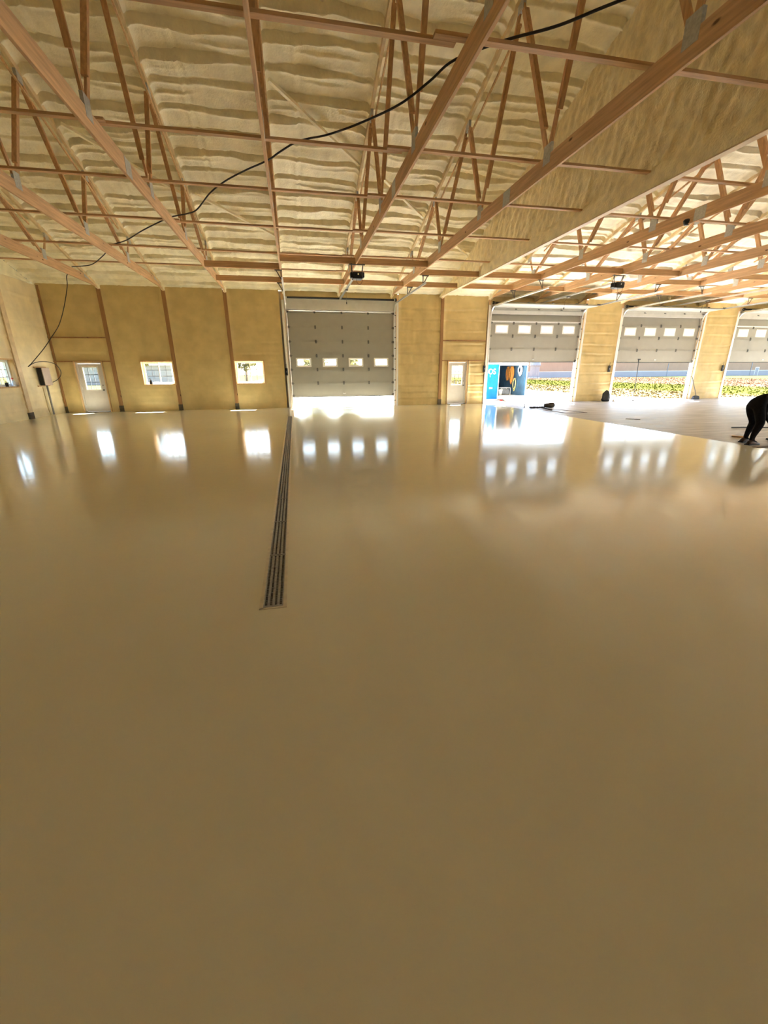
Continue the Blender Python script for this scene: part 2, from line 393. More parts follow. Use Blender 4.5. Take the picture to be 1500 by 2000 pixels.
# ------------------------------------------------------------------ entry doors
def entry_door(n, x0, x1, label):
    t = thing('door_%d' % n, label, 'door', ((x0+x1)/2, YW, 0), None, 'structure')
    hw = (x1-x0)/2
    f = MB()
    for s in (-1, 1): f.box(s*hw-.02, s*hw+.02, -.05, .22, 0, 2.07)
    f.box(-hw-.02, hw+.02, -.05, .22, 2.05, 2.09); f.build('door_buck', M_trim, t)
    f = MB()
    for s in (-1, 1): f.box(s*(hw-.05)-.03, s*(hw-.05)+.03, .03, .15, 0, 2.05)
    f.box(-hw+.02, hw-.02, .03, .15, 2.0, 2.05); f.build('door_frame', M_doorw, t)
    w = hw - .085
    gl = (-.28, .28, .95, 1.86); d = MB()
    for a, b, c, e in rects([-w, w, gl[0], gl[1]], [.03, 1.995, gl[2], gl[3]], [gl]): d.box(a, b, .06, .105, c, e)
    ds = d.build('door_slab', M_doorw, t)
    fr = MB()
    for a, b, c, e in rects([gl[0]-.035, gl[0]+.01, gl[1]-.01, gl[1]+.035], [gl[2]-.035, gl[2]+.01, gl[3]-.01, gl[3]+.035], [(gl[0]+.01, gl[1]-.01, gl[2]+.01, gl[3]-.01)]): fr.box(a, b, .045, .06, c, e)
    fr.build('glass_surround', M_white, ds)
    mu = MB()
    for i in (1, 2):
        x = gl[0]+(gl[1]-gl[0])*i/3; mu.box(x-.012, x+.012, .07, .08, gl[2], gl[3])
        z = gl[2]+(gl[3]-gl[2])*i/3; mu.box(gl[0], gl[1], .07, .08, z-.012, z+.012)
    mu.build('muntin_grid', M_grey, ds)
    for i in range(3):
        for j in range(3):
            gw, gh = (gl[1]-gl[0])/3, (gl[3]-gl[2])/3
            MB().box(gl[0]+i*gw, gl[0]+(i+1)*gw, .083, .088, gl[2]+j*gh, gl[2]+(j+1)*gh).build('pane', M_glass, ds)
    k = MB(); k.lathe((0,0,0), [(.032,0),(.032,.012),(.012,.016),(.012,.05),(.03,.06),(.026,.085),(.0,.09)], 14)
    me = k.mesh('door_knob', M_hinge, True)
    for z, sc in ((.92, 1), (1.12, .7)):
        o = link('door_knob' if sc == 1 else 'deadbolt', me, ds, (w-.07, .06, z)); o.rotation_euler = (math.pi/2, 0, 0); o.scale = (sc, sc, sc if sc == 1 else .4)
    for z in (.25, 1.0, 1.8): MB().box(-w-.015, -w+.01, .035, .062, z-.05, z+.05).build('hinge', M_galv, ds)
    MB().box(-hw+.02, hw-.02, -.02, .2, 0, .025).build('threshold', M_base, t)
entry_door(5, -9.02, -7.96, 'white half-glass entry door at the far left of the far wall')
entry_door(6, 7.5, 8.54, 'white half-glass entry door between the closed garage door and trailer opening')

# ------------------------------------------------------------------ windows
def window(n, w, h, label, split=.5, swap=False):
    t = thing('window_%d' % n, label, 'window', (0,0,0), None, 'structure')
    f = MB()                                   # rough timber surround, local: x across, y outwards, z up
    for a, b, c, d in rects([-w/2-.03, -w/2+.015, w/2-.015, w/2+.03], [-.03, .015, h-.015, h+.03], [(-w/2+.015, w/2-.015, .015, h-.015)]): f.box(a, b, -.05, .22, c, d)
    f.build('window_buck', M_trim, t)
    f = MB()
    for a, b, c, d in rects([-w/2+.015, -w/2+.06, w/2-.06, w/2-.015], [.015, .06, h-.06, h-.015], [(-w/2+.06, w/2-.06, .06, h-.06)]): f.box(a, b, .12, .22, c, d)
    f.build('window_frame', M_white, t)
    iw0, iw1, z0, z1 = -w/2+.06, w/2-.06, .06, h-.06
    for k in range(2):
        a = iw0 if k == 0 else 0-.02; b = .02 if k == 0 else iw1; y = .14 if (k == 0) != swap else .18
        s = MB()
        for q in rects([a, a+.035, b-.035, b], [z0, z0+.035, z1-.035, z1], [(a+.035, b-.035, z0+.035, z1-.035)]): s.box(q[0], q[1], y, y+.03, q[2], q[3])
        sa = s.build('sash', M_white, t)
        g0, g1, h0, h1 = a+.035, b-.035, z0+.035, z1-.035
        m = MB(); xm = (g0+g1)/2; m.box(xm-.012, xm+.012, y+.008, y+.014, h0, h1)
        for i in (1, 2): m.box(g0, g1, y+.008, y+.014, h0+(h1-h0)*i/3-.012, h0+(h1-h0)*i/3+.012)
        m.build('muntin_grid', M_grey, sa)
        for i in range(2):
            for j in range(3):
                MB().box(g0+(g1-g0)*i/2, g0+(g1-g0)*(i+1)/2, y+.016, y+.02, h0+(h1-h0)*j/3, h0+(h1-h0)*(j+1)/3).build('pane', M_glass, sa)
    return t
for n, (a, b, c, d), lb in ((1, WN[0], 'slider window in the far wall with clutter on its sill, right of entry door'), (2, WN[1], 'gridded slider window in the far wall, nearest the closed garage door')):
    t = window(n, b-a, d-c, lb); t.location = ((a+b)/2, YW, c)
t = window(3, 1.30, .92, 'gridded window in the left gable wall with bottles on its sill'); t.location = (XL+.02, 17.38, 1.17); t.rotation_euler = (0, 0, math.pi/2)

# ------------------------------------------------------------------ left gable wall
LW = (16.73, 18.03, 1.17, 2.09)
ys = [YB, YW+.28, LW[0], LW[1]]
mb = MB()
for a, b, c, d in rects(ys, [0, 4.95, LW[2], LW[3]], [LW]): mb.box(XL-.29, XL-.25, a, b, c, d)
mb.prism([(YB, 4.95), (YW+.28, 4.95), (YR, roofz(YR)+.35)], 0, XL-.29, XL-.25)
lwall = mb.build('wall_left', M_skin); struct(lwall, 'left gable wall covered in pale spray foam', 'wall')
def left_map(U, V, D): return np.stack([XL + D, U, V], -1)
edges = [20.78, 18.36, 15.86, 13.4, 10.9, 8.4, 5.9, 3.4, .9, -1.6, -4.1, -6.6, -9.1, -11.6, YB]
for i, (b, a) in enumerate(zip(edges, edges[1:])):
    b2 = b - (.16 if i else 0); hs = [LW] if i == 1 else []
    st = .06 if i < 3 else .25
    if i == 1: b2 = 18.14
    foam_sheet('foam_panel', grid1(a, b2, st, [LW[0], LW[1]] if i == 1 else []), grid1(0, 4.93, .045 if i < 3 else .2, [LW[2], LW[3]] if i == 1 else []), left_map, wall_disp(a, b2, 300+i*13, .9), M_foaml, lwall, hs)
for i, y in enumerate(edges[1:-1]):
    if i > 4: break
    lb = ['foam smeared wall post between the gable window and the meter box', 'foam smeared gable wall post left of the gable window', 'third foam smeared gable post from the far corner', 'fourth foam smeared gable post from the far corner', 'fifth foam smeared gable post from the far corner'][i]
    t = thing('gable_post', lb, 'post', (XL, y-.10 if i else 18.25, 0), 'posts along the left gable wall')
    MB().box(.0, .085, -.13, .13, 0, 4.93).build('post_shaft', M_foamw if i else mat('foam_smeared_wood', (.70,.54,.33), .6, 0, .15, 5), t)
    MB().box(.0, .095, -.14, .14, 0, .24).build('post_base', M_base, t)
# gable triangle foam inside
def gmap(U, V, D):
    z = 4.93 + V*(np.array([roofz(q) for q in U[:,0]])[:,None] + .1 - 4.93); return np.stack([XL + .02 + D, U, z], -1)
foam_sheet('foam_gable', grid1(YB, 20.78, .15), grid1(0, 1, .025), gmap, lambda U,V: .05*fbm(U*.9, V*5, 402), M_foam, lwall)

# ------------------------------------------------------------------ right and rear walls (out of view), openings added to let daylight in
mb = MB()
for y in (YB+.15, -9.5, -3.5, 2.5, 8.5, 14.5, YW+.1): mb.box(XRT, XRT+.2, y-.15, y+.15, 0, 4.95)
mb.box(XRT, XRT+.2, YB, YW+.28, 4.85, 4.95)
mb.prism([(YB, 4.95), (YW+.28, 4.95), (YR, roofz(YR)+.35)], 0, XRT, XRT+.2)
rw = mb.build('wall_right', M_foamw); struct(rw, 'right gable wall with tall openings added between posts for daylight, out of view', 'wall')
mb = MB()
for a, b in ((XL-.2, 15), (20, 23), (28, XRT+.2)): mb.box(a, b, YB-.2, YB, 0, 4.95)  # gaps between these stretches are added to admit daylight
mb.box(XL-.2, XRT+.2, YB-.2, YB, 4.8, 4.95)
bw = mb.build('wall_rear', M_foamw); struct(bw, 'rear long wall with openings added for daylight, behind the camera', 'wall')

# ------------------------------------------------------------------ roof deck and ceiling foam
mb = MB()
for y0, y1 in ((YW+.6, YR), (YR, YB-.6)):
    z0, z1 = roofz(y0)+.34, roofz(y1)+.34
    mb.add([(XL-.4,y0,z0),(XRT+.4,y0,z0),(XRT+.4,y1,z1),(XL-.4,y1,z1),(XL-.4,y0,z0+.06),(XRT+.4,y0,z0+.06),(XRT+.4,y1,z1+.06),(XL-.4,y1,z1+.06)], [(0,3,2,1),(4,5,6,7),(0,1,5,4),(1,2,6,5),(2,3,7,6),(3,0,4,7)])
ceil = mb.build('ceiling', M_roofm); struct(ceil, 'sloping roof underside lined with ridged cream spray foam', 'ceiling')
PUR = [10.43 + .588*k for k in range(-14, 18)]
def ceil_disp(x0, x1, seed, amp=1.):
    r = np.random.default_rng(seed); offs = r.uniform(-.05, .05, len(PUR)); ams = r.uniform(.6, 1.35, len(PUR)); tilt = r.uniform(-.03, .03, len(PUR))
    def f(U, V):
        d = .05*fbm(U*.8, V*.7, seed) + .030*fbm(U*9, V*1.6, seed+3) + .012*fbm(U*16, V*16, seed+5)
        for i, y in enumerate(PUR):
            if y < YR+.2 or y > YW: continue
            yy = y + offs[i] + tilt[i]*(U-x0) + .06*(vnoise(U*1.6+i*5, V*0+i, seed+50)-.5) + .035*(vnoise(U*6+i*3, V*0, seed+60)-.5) + .02*(vnoise(U*17+i*3, V*0, seed+61)-.5)
            a = amp*ams[i]*(.25 + 1.25*vnoise(U*1.3+i*9, V*0+i, seed+70))
            t = V-yy
            d = d + .075*a*np.exp(-(np.where(t < 0, t/.020, t/.075))**2) - .055*a*np.exp(-((t+.055)/.028)**2)
            t2 = t - .25 - .1*(vnoise(U*.7+i*4, V*0, seed+90)-.5) - .03*(vnoise(U*9+i, V*0, seed+91)-.5)
            a2_ = np.clip(vnoise(U*.9+i*11, V*0+i, seed+92)-.45, 0, 1)*1.6*amp
            d = d + .05*a2_*np.exp(-(np.where(t2 < 0, t2/.018, t2/.06))**2)
        # seam along the slope
        xs = x0 + (x1-x0)*.28 + .03*(vnoise(V*1.5, V*0, seed+80)-.5)
        d = d + .018*np.exp(-((U-xs)/.02)**2) - .018*np.exp(-((U-xs-.05)/.03)**2)
        e = np.minimum(U-x0, x1-U)
        return d + .07*np.exp(-(e/.05)**2)
    return f
def ceil_map(U, V, D): return np.stack([U, V, (4.82 + SL*(YW-V)) + .19 - D], -1)
def ceil_map_r(U, V, D): return np.stack([U, V, (4.82 + SL*(YW-(2*YR-V))) + .13 - D], -1)
xe = [XL] + TX + [XRT]
for i, (a, b) in enumerate(zip(xe, xe[1:])):
    a2 = a + (.03 if i else 0); b2 = b - .03
    fine = b < 14
    foam_sheet('foam_panel', grid1(a2, b2, .065 if fine else .11), grid1(YR if not fine else 5.0, YW+.05, .021 if fine else .05), ceil_map, ceil_disp(a2, b2, 500+i*17), M_foam, ceil)
    if fine: foam_sheet('foam_panel', grid1(a2, b2, .2), grid1(YR, 5.0, .1), ceil_map, lambda U,V: .05*fbm(U*.8, V*.7, 3), M_foam, ceil)
    foam_sheet('foam_panel', grid1(a2, b2, .5), grid1(YB, YR, .3), ceil_map_r, lambda U,V: .05*fbm(U*.8, V*.7, 3), M_foam, ceil)
# foam-buried diagonal straps on the ceiling
for p, q in (((-.09,11.72),(2.15,13.72)),((2.35,13.62),(4.55,15.6)),((-4.9,13.3),(-2.8,15.3)),((4.8,15.7),(6.9,17.5)),((-.1,17.1),(-2.5,15.2))):
    mb = MB(); mb.beam((p[0],p[1],roofz(p[1])+.075),(q[0],q[1],roofz(q[1])+.075),.075,.06); mb.build('diagonal_strap', M_foam, ceil)

# ------------------------------------------------------------------ roof trusses
TJ = [17.35, 14.65, 12.1, 9.63, 7.1, 4.6]; BJ = [16.95, 14.0, 11.06, 8.18, 5.31, 2.5]
T = .042
def make_truss(label, group):
    t = thing('roof_truss', label, 'truss', (0, YW, ZB), group)
    L = lambda y, z: (0, y-YW, z-ZB)
    def bx(y0, y1, z0, z1, w=T): return MB().box(-w/2, w/2, y0-YW, y1-YW, z0-ZB, z1-ZB)
    for y0, y1 in ((9.66, 20.72), (-2.2, 9.655), (YB+.1, -2.205)): bx(y0, y1, ZB, ZC).build('bottom_chord', M_wy, t)
    for y0, y1 in ((YR, YW+.1), (YR, YB-.1)):
        z0, z1 = roofz(y0), roofz(y1)
        poly = [(y0-YW, z0-ZB), (y1-YW, z1-ZB), (y1-YW, z1-ZB+.25), (y0-YW, z0-ZB+.25)]
        MB().prism(poly, 0, -.032, .032).build('top_chord', M_foamt, t)
    segs = []
    for i in range(6):
        segs.append((TJ[i], BJ[i]))
        if i < 5: segs.append((TJ[i+1], BJ[i]))
    for a, b in segs:
        for mir in (0, 1):
            ya, yb = (2*YR-a, 2*YR-b) if mir else (a, b)
            if mir and b == 2.5 and a != 4.6: continue
            p, q = Vector(L(ya, roofz(ya)+.02)), Vector(L(yb, ZC-.04))
            wb = MB().beam(p, q, .09 if a < 17 else .06, .038, up=(1,0,0)).build('web', M_web, t)
            if a < 17 and not mir:
                n = Vector((0, -(q-p).z, (q-p).y)).normalized(); n = n if n.y < 0 else -n
                MB().beam(p.lerp(q, .09)+n*.064, p.lerp(q, .84)+n*.064, .038, .089, up=(1,0,0)).build('web_stiffener', M_web, wb)
    # strip tying the webs below the top chord
    MB().beam((T/2+.02, 9.7-YW, 7.82-ZB), (T/2+.02, 16.4-YW, 5.86-ZB), .03, .05).build('web_tie', M_trim, t)
    for y in BJ[:5]:
        for yy in (y, 2*YR-y):
            MB().box(-T/2-.004, T/2+.004, yy-YW-.11, yy-YW+.11, ZC-ZB-.13, ZC-ZB+.16).build('joint_plate', M_plate, t)
    for y in TJ[:5]: MB().prism([(y-YW-.1, roofz(y)-ZB-.16), (y-YW+.1, roofz(y)-ZB-.16), (y-YW+.1, roofz(y)-ZB+.1), (y-YW-.1, roofz(y)-ZB+.1)], 0, -T/2-.009, T/2+.009).build('joint_plate', M_plate, t)
    for y in (9.657, -2.2): MB().box(-T/2-.005, T/2+.005, y-YW-.15, y-YW+.15, .012, ZC-ZB-.012).build('splice_plate', M_plate, t)
    MB().prism([(19.6-YW, ZC-ZB-.12), (20.7-YW, ZC-ZB-.22), (20.7-YW, ZC-ZB+.02), (19.6-YW, ZC-ZB+.16)], 0, -T/2-.006, T/2+.006).build('heel_plate', M_plate, t)
    # foam fillet where the truss lands on the wall
    fm = MB(); fm.prism([(20.2-YW, ZC-ZB+.03), (20.62-YW, -.02), (20.86-YW, -.06), (20.86-YW, .22), (20.2-YW, ZC-ZB+.2)], 0, -.055, .055); fm.build('foam_fillet', M_foam, t)
    return t
M_foamt = mat('foam_dusted_wood', (.70, .55, .31), .65, 0, .16, 4, bump=.2, bscale=18)
TL = ['pine roof truss closest to the left gable wall, landing right of the left entry door',
      'pine roof truss landing on the post beside the cluttered far window',
      'pine roof truss landing on the post left of the second far window',
      'pine roof truss seen edge-on above the left jamb of the closed garage door',
      'pine roof truss over the middle of the closed garage door, black opener under it',
      'pine roof truss above the right jamb of the closed garage door',
      'pine truss carrying the foam divider, its lower edge a pale strip',
      'first open pine truss right of the foam divider, dark lump at its splice plate',
      'second open pine truss right of the foam divider, over the trailer doorway opener',
      'third open pine truss right of the foam divider',
      'fourth open pine truss right of the foam divider, above the pole doorway left jamb',
      'fifth open pine truss right of the foam divider, over the pole doorway',
      'sixth open pine truss right of the foam divider, over the pole doorway right half',
      'seventh open pine truss right of the foam divider, left of the rightmost doorway',
      'eighth open pine truss right of the foam divider, over the rightmost doorway',
      'ninth open pine truss right of the foam divider, beyond the rightmost opener',
      'last pine truss before the right gable wall']
proto = None
for i, x in enumerate(TX):
    if proto is None: proto = make_truss(TL[0], 'roof trusses'); t = proto
    else: t = copy_tree(proto); t['label'] = TL[i]
    t.location = (x, YW, ZB)

# ------------------------------------------------------------------ foam covered divider on truss 3
XD = tx(3)
mb = MB(); mb.box(XD-.115, XD+.022, YB, YW, ZB-.016, ZB-.002); 
div = mb.build('wall_divider', mat('pale_wood_strip', (.78,.62,.42), .6, 0, .1, 4)); struct(div, 'hanging divider of pebbled spray foam between the two bays', 'wall')
def dmap(U, V, D):
    top = np.array([roofz(q) for q in U[:,0]])[:,None] + .12; z = ZB + V*(top-ZB); return np.stack([XD - .062 - np.maximum(D + .02, -.008), U, z], -1)
def ddisp(U, V):
    top = np.array([roofz(q) for q in U[:,0]])[:,None] + .12; z = ZB + V*(top-ZB)
    d = .08*fbm(U*.8+z*.5, z*.45, 900, 2) + .11*fbm(U*5+z*1.8, z*1.5, 905) + .075*fbm(U*15+z*5, z*6, 910, 2)
    for b in BJ + TJ: d = d + .02*np.exp(-((U-b+(z-5.2)*.5)/.12)**2)
    k = 1/(1+np.exp((z-5.22)/.02)); return d*(1-k*.8) + k*.04
foam_sheet('foam_panel', grid1(3.0, YW+.02, .045), grid1(0, 1, .0125), dmap, ddisp, M_foamb, div)
foam_sheet('foam_panel', grid1(YB, 3.0, .4), grid1(0, 1, .1), dmap, lambda U,V: .03*fbm(U*.8, V, 9), M_foamb, div)

# ------------------------------------------------------------------ lateral braces on the bottom chords (each board a thing)
ROWS = [(6.02,'nearest overhead'),(8.57,'second overhead'),(10.6,'third overhead'),(13.0,'fourth overhead'),(15.6,'fifth overhead'),(17.8,'sixth overhead')]
SPL = [XL+.05, tx(-3)+.1, tx(-1)+.12, tx(1)-.12, tx(3)-.08]
SPR = [tx(3)+.03, tx(5)+.2, tx(7)+.2, tx(9)+.2, tx(11)+.2, XRT-.05]
SEGN = ['left gable stretch', 'stretch left of the drain line', 'stretch over the drain line', 'stretch up to the foam divider',
        'stretch just right of the foam divider', 'stretch over the trailer doorway right side', 'stretch over the pole doorway', 'stretch over the rightmost doorway', 'stretch at the right gable']
for y, rn in ROWS:
    segs = list(zip(SPL, SPL[1:])) + list(zip(SPR, SPR[1:]))
    for i, (a, b) in enumerate(segs):
        o = .0 if i % 2 == 0 else -.093
        if i in (2, 6): o = .0
        elif i in (1, 3, 5): o = -.093
        else: o = 0
        a2 = a - .28 if i not in (0, 4) else a; b2 = b
        m = MB(); m.box(0, b2-a2, -.044+o, .044+o, 0, .038)
        t = m.build('lateral_brace', M_wx); t.location = (a2, y, ZC+.002)
        tag(t, 'flat pine brace, %s row, %s' % (rn, SEGN[i]), 'brace', 'lateral braces lying on the trusses')

# blocking beams between chords (bottom flush)
def blocking(y, k, label):
    m = MB(); L = 2.43-T-.004; m.box(-L/2, L/2, -.02, .02, 0, .184)
    t = m.build('blocking_beam', M_wx); t.location = (tx(k)+1.215, y, ZB); tag(t, label, 'beam', 'blocking beams between the trusses')
for k, nm in ((0,'left half above the closed garage door'),(1,'right half above the closed garage door'),(4,'left half above the trailer doorway'),(5,'right half above the trailer doorway'),(7,'left half above the pole doorway'),(8,'right half above the pole doorway'),(10,'left half above the rightmost doorway'),(11,'right half above the rightmost doorway')):
    blocking(15.2 if k < 3 else 15.0, k, 'wide blocking beam holding the door opener, '+nm)
for k, nm in ((-1,'left of the closed garage door'),(2,'right of the closed garage door'),(3,'left of the trailer doorway'),(6,'between trailer and pole doorways'),(9,'between pole and rightmost doorways'),(12,'right of the rightmost doorway')):
    blocking(16.36, k, 'blocking beam holding the door track end, '+nm)
for k in range(-1, 13):
    nm = {-1:'left of the closed garage door',0:'over the closed garage door, left half',1:'over the closed garage door, right half',2:'right of the closed garage door',3:'left of the trailer doorway',4:'over the trailer doorway, left half',5:'over the trailer doorway, right half',6:'between trailer and pole doorways',7:'over the pole doorway, left half',8:'over the pole doorway, right half',9:'between pole and rightmost doorways',10:'over the rightmost doorway, left half',11:'over the rightmost doorway, right half',12:'right of the rightmost doorway'}[k]
    blocking(18.55, k, 'blocking beam close to the far wall, '+nm)

# ------------------------------------------------------------------ garage doors
SH = .61; NS = 7; RC = .42; ZT = 4.15; YD = YW + .12
def path(s):
    if s < ZT: return (YD, s)
    s2 = s - ZT; A = RC*math.pi/2
    if s2 < A:
        t = s2/RC; return (YD - RC*(1-math.cos(t)), ZT + RC*math.sin(t))
    return (YD - RC - (s2-A), ZT+RC)
HINGE = MB(); HINGE.box(-.035, .035, -.022, 0, -.075, -.008); HINGE.box(-.035, .035, -.022, 0, .008, .075); HINGE.tube([(-.04,-.026,0),(.04,-.026,0)], .014, 6)
HME = HINGE.mesh('hinge', M_hinge)
ROL = MB(); ROL.box(-.05, .05, -.03, 0, -.05, .05); ROL.tube([(-.09,-.025,0),(.09,-.025,0)], .012, 6); RME = ROL.mesh('roller_bracket', M_hinge)
def garage_door(n, x0, x1, h, label, winsec, strutsec):
    t = thing('door_%d' % n, label, 'garage door', ((x0+x1)/2, YW, 0), None, 'structure')
    cx = (x0+x1)/2; w = x1-x0-.10; hw = w/2
    for i in range(NS):
        s0, s1 = h + SH*i, h + SH*(i+1)
        (ya, za), (yb, zb) = path(s0), path(s1)
        ang = math.atan2(zb-za, -(yb-ya)) ; ln = math.hypot(yb-ya, zb-za)
        m = MB(); th = .045
        fr = [(-w/2+w*(k+.5)/4-.30, -w/2+w*(k+.5)/4+.30) for k in range(4)]
        hs = [(a, b, .17, .47) for a, b in fr] if i == winsec else []
        for a, b, c, d in rects([-hw, hw]+[q for f in hs for q in f[:2]], [-.001, ln+.001]+([.17,.47] if hs else []), hs): m.box(a, b, 0, th, c, d)
        m.box(-hw, hw, -.008, 0, .004, .03); m.box(-hw, hw, -.008, 0, ln-.03, ln-.004)
        for q in (-.75, -.25+.0, .25, .75): pass
        sec = m.build('door_section', M_door, t)
        sec.location = (0, ya-YW, za)
        sec.rotation_euler = (math.pi/2 - ang, 0, 0) if False else (-(ang-math.pi/2)*-1, 0, 0)
        for a, b, c, d in hs:
            f = MB()
            for q in rects([a-.05, a+.02, b-.02, b+.05], [c-.05, c+.02, d-.02, d+.05], [(a+.02, b-.02, c+.02, d-.02)]): f.box(q[0], q[1], -.012, th+.01, q[2], q[3])
            f.build('window_frame', M_white, sec)
            MB().box(a, b, .02, .026, c, d).build('pane', M_glass, sec)
        if i > 0:
            for x in (-w/4, 0, w/4): link('hinge', HME, sec, (x, -.008, 0))
        for x in (-hw+.03, hw-.03): link('roller_bracket', RME, sec, (x, -.008, 0 if i else .05))
        if i == strutsec or i == NS-1:
            zz = .05 if i == strutsec else ln-.06
            q = MB(); q.box(-hw, hw, -.012, -.008, zz-.04, zz+.04); q.box(-hw, hw, -.06, -.012, zz-.012, zz-.006); q.box(-hw, hw, -.06, -.012, zz+.006, zz+.012); q.box(-hw, hw, -.064, -.058, zz-.012, zz+.012)
            q.build('reinforcing_strut', M_galv, sec)
        if i == 0:
            q = MB(); q.box(-.06, .06, -.03, -.008, .10, .125); q.box(-.05, -.03, -.03, 0, .10, .16); q.box(.03, .05, -.03, 0, .10, .16); q.build('lift_handle', M_galv, sec)
            MB().box(-hw, hw, .0, .04, -.03, .004).build('bottom_seal', M_rubber, sec)
    # tracks
    for s, x in ((-1, x0-.0-cx+.02), (1, x1-cx-.02)):
        m = MB(); xx = x
        pts = [(0, 0.0)]; pts += [path(ZT + RC*a)[:2] for a in []]
        yv = YD-.07-YW
        m.box(xx-.025, xx+.025, yv-.03, yv-.026, 0, ZT); m.box(xx+s*.025-.002, xx+s*.025+.002, yv-.03, yv+.03, 0, ZT); m.box(xx-.025, xx+.025, yv+.026, yv+.03, .3, ZT)
        m.box(xx+s*.03, xx+s*.075, yv-.005, yv+.0, .02, ZT)
        tr = m.build('vertical_track', M_galv, t)
        for z in [.25+.48*k for k in range(9)]: MB().box(xx+s*.02-.03, xx+s*.02+.05*s+.02, yv-.045, yv-.028, z-.02, z+.02).build('track_bracket', M_hinge, tr)
        m = MB(); c = []
        for k in range(9):
            a = math.pi/2*k/8; c.append((xx, yv - RC*(1-math.cos(a)), ZT + RC*math.sin(a)))
        for p, q in zip(c, c[1:]): m.beam(p, q, .05, .06)
        m.build('curved_track', M_galv, t)
        m = MB(); ye = 15.95-YW; z = ZT+RC
        m.box(xx-.025, xx+.025, ye, yv-RC, z-.03, z-.026); m.box(xx-.025, xx+.025, ye, yv-RC, z+.026, z+.03); m.box(xx+s*.025-.002, xx+s*.025+.002, ye, yv-RC, z-.03, z+.03)
        ht = m.build('horizontal_track', M_galv, t)
        for y in (16.38, 18.57):
            m = MB(); m.beam((xx+s*.03, y-YW, ZB-.03), (xx+s*.03, y-YW, z+.02), .035, .004, up=(0,1,0)); m.beam((xx+s*.19, y-YW-.02, ZB-.03), (xx+s*.03, y-YW-.02, z+.02), .035, .004, up=(0,1,0))
            m.box(min(xx, xx+s*.24), max(xx, xx+s*.24), y-YW-.03, y-YW+.03, ZB-.035, ZB-.004)
            m.build('track_hanger', M_hinge, ht)
    m = MB(); m.tube([(-hw-.08, -.16, 4.70), (hw+.08, -.16, 4.70)], .018, 8); sh = m.build('spring_shaft', M_galv, t)
    m = MB(); m.tube([(-hw+.05, -.16, 4.70), (-.08, -.16, 4.70)], .042, 10); m.tube([(-.07, -.16, 4.70), (hw-.05, -.16, 4.70)], .042, 10); m.build('torsion_spring', M_black, sh)
    for x in (-hw-.04, hw+.04): MB().tube([(x-.03,-.16,4.70),(x+.03,-.16,4.70)], .07, 14).build('cable_drum', M_black, sh)
    MB().box(-hw-.1, hw+.1, .03, .2, HZ-.02, HZ+.50).build('header_board', M_skin, t)
    MB().box(-hw-.02, hw+.02, .22, .27, HZ-.05, HZ).build('head_stop', M_white, t)
    return t
garage_door(1, *GD[0], 'closed-down grey sectional garage door with a bright gap at the floor', 2, 6)
garage_door(2, *GD[1], 'half raised grey sectional garage door in front of the blue trailer', 2, 3)
garage_door(3, *GD[2], 'half raised grey sectional garage door with a pole leaning below it', 2, 9)
garage_door(4, *GD[3], 'half raised grey sectional garage door at the right edge of the picture', 2, 3)

# door openers
def opener(x, label):
    t = thing('door_opener', label, 'opener', (x, 15.2, 4.56), 'garage door openers')
    m = MB(); m.box(-.16, .16, -.17, .17, -.10, .10); m.build('motor_head', M_black, t, bevel=.02)
    m = MB(); m.box(-.24, -.16, -.10, .08, -.07, .09); m.box(.16, .22, -.10, .10, -.05, .10); m.box(-.10, .10, -.19, -.17, -.02, .05); m.build('light_housing', M_black, t, bevel=.012)
    MB().box(-.015, .02, -.195, -.185, .0, .05).build('indicator_lens', M_white, t)
    m = MB(); L = YD-.35-15.2; m.box(-.03, -.024, .15, L, .10, .16); m.box(.024, .03, .15, L, .10, .16); m.box(-.03, .03, .15, L, .155, .16); m.tube([(0,.15,.118),(0,L,.118)], .007, 5)
    rl = m.build('rail', M_galv, t)
    m = MB(); m.box(-.05, .05, 2.9, 3.05, .06, .10); m.tube([(0,3.0,.08),(0,3.2,-.05),(.02,3.25,-.30)], .005, 5); m.build('trolley', M_hinge, rl)
    MB().tube([(.02,3.25,-.30),(.02,3.25,-.38)], .018, 8).build('pull_handle', M_black, rl)
    m = MB()
    for xx in (-.16, .16):
        m.beam((xx, .0, .08), (xx*1.2, -.02, .36), .03, .004, up=(0,1,0)); m.beam((xx, .1, .08), (xx*1.2, .0, .36), .03, .004, up=(0,1,0))
    m.box(-.26, .26, -.03, .02, .315, .345); m.build('hanger_bracket', M_hinge, t)
    pts = [(.10*math.cos(a)*1.0+.05, -.1, -.10-.16*math.sin(a)) for a in np.linspace(0, math.pi, 11)]
    MB().tube(pts, .006, 5).build('loop_wire', M_rubber, t)
for (a, b, h), nm, k in zip(GD, ('closed garage door', 'trailer doorway', 'pole doorway', 'rightmost doorway'), (1, 5, 8, 11)):
    opener(tx(k)+.03 if k != 1 else 2.25, 'black garage door opener with a long steel rail, above the %s' % nm)

t = thing('clamp_lamp', 'small black clamp lamp on the first truss right of the divider', 'lamp', (tx(4)-.03, 9.98, 4.95))
MB().lathe((0,0,0), [(.03,-.05),(.06,-.04),(.08,.03),(.05,.06),(0,.06)], 12).build('lamp_body', M_black, t, True)
MB().box(-.04,.05,-.03,.03,-.07,-.045).build('clamp', M_black, t)
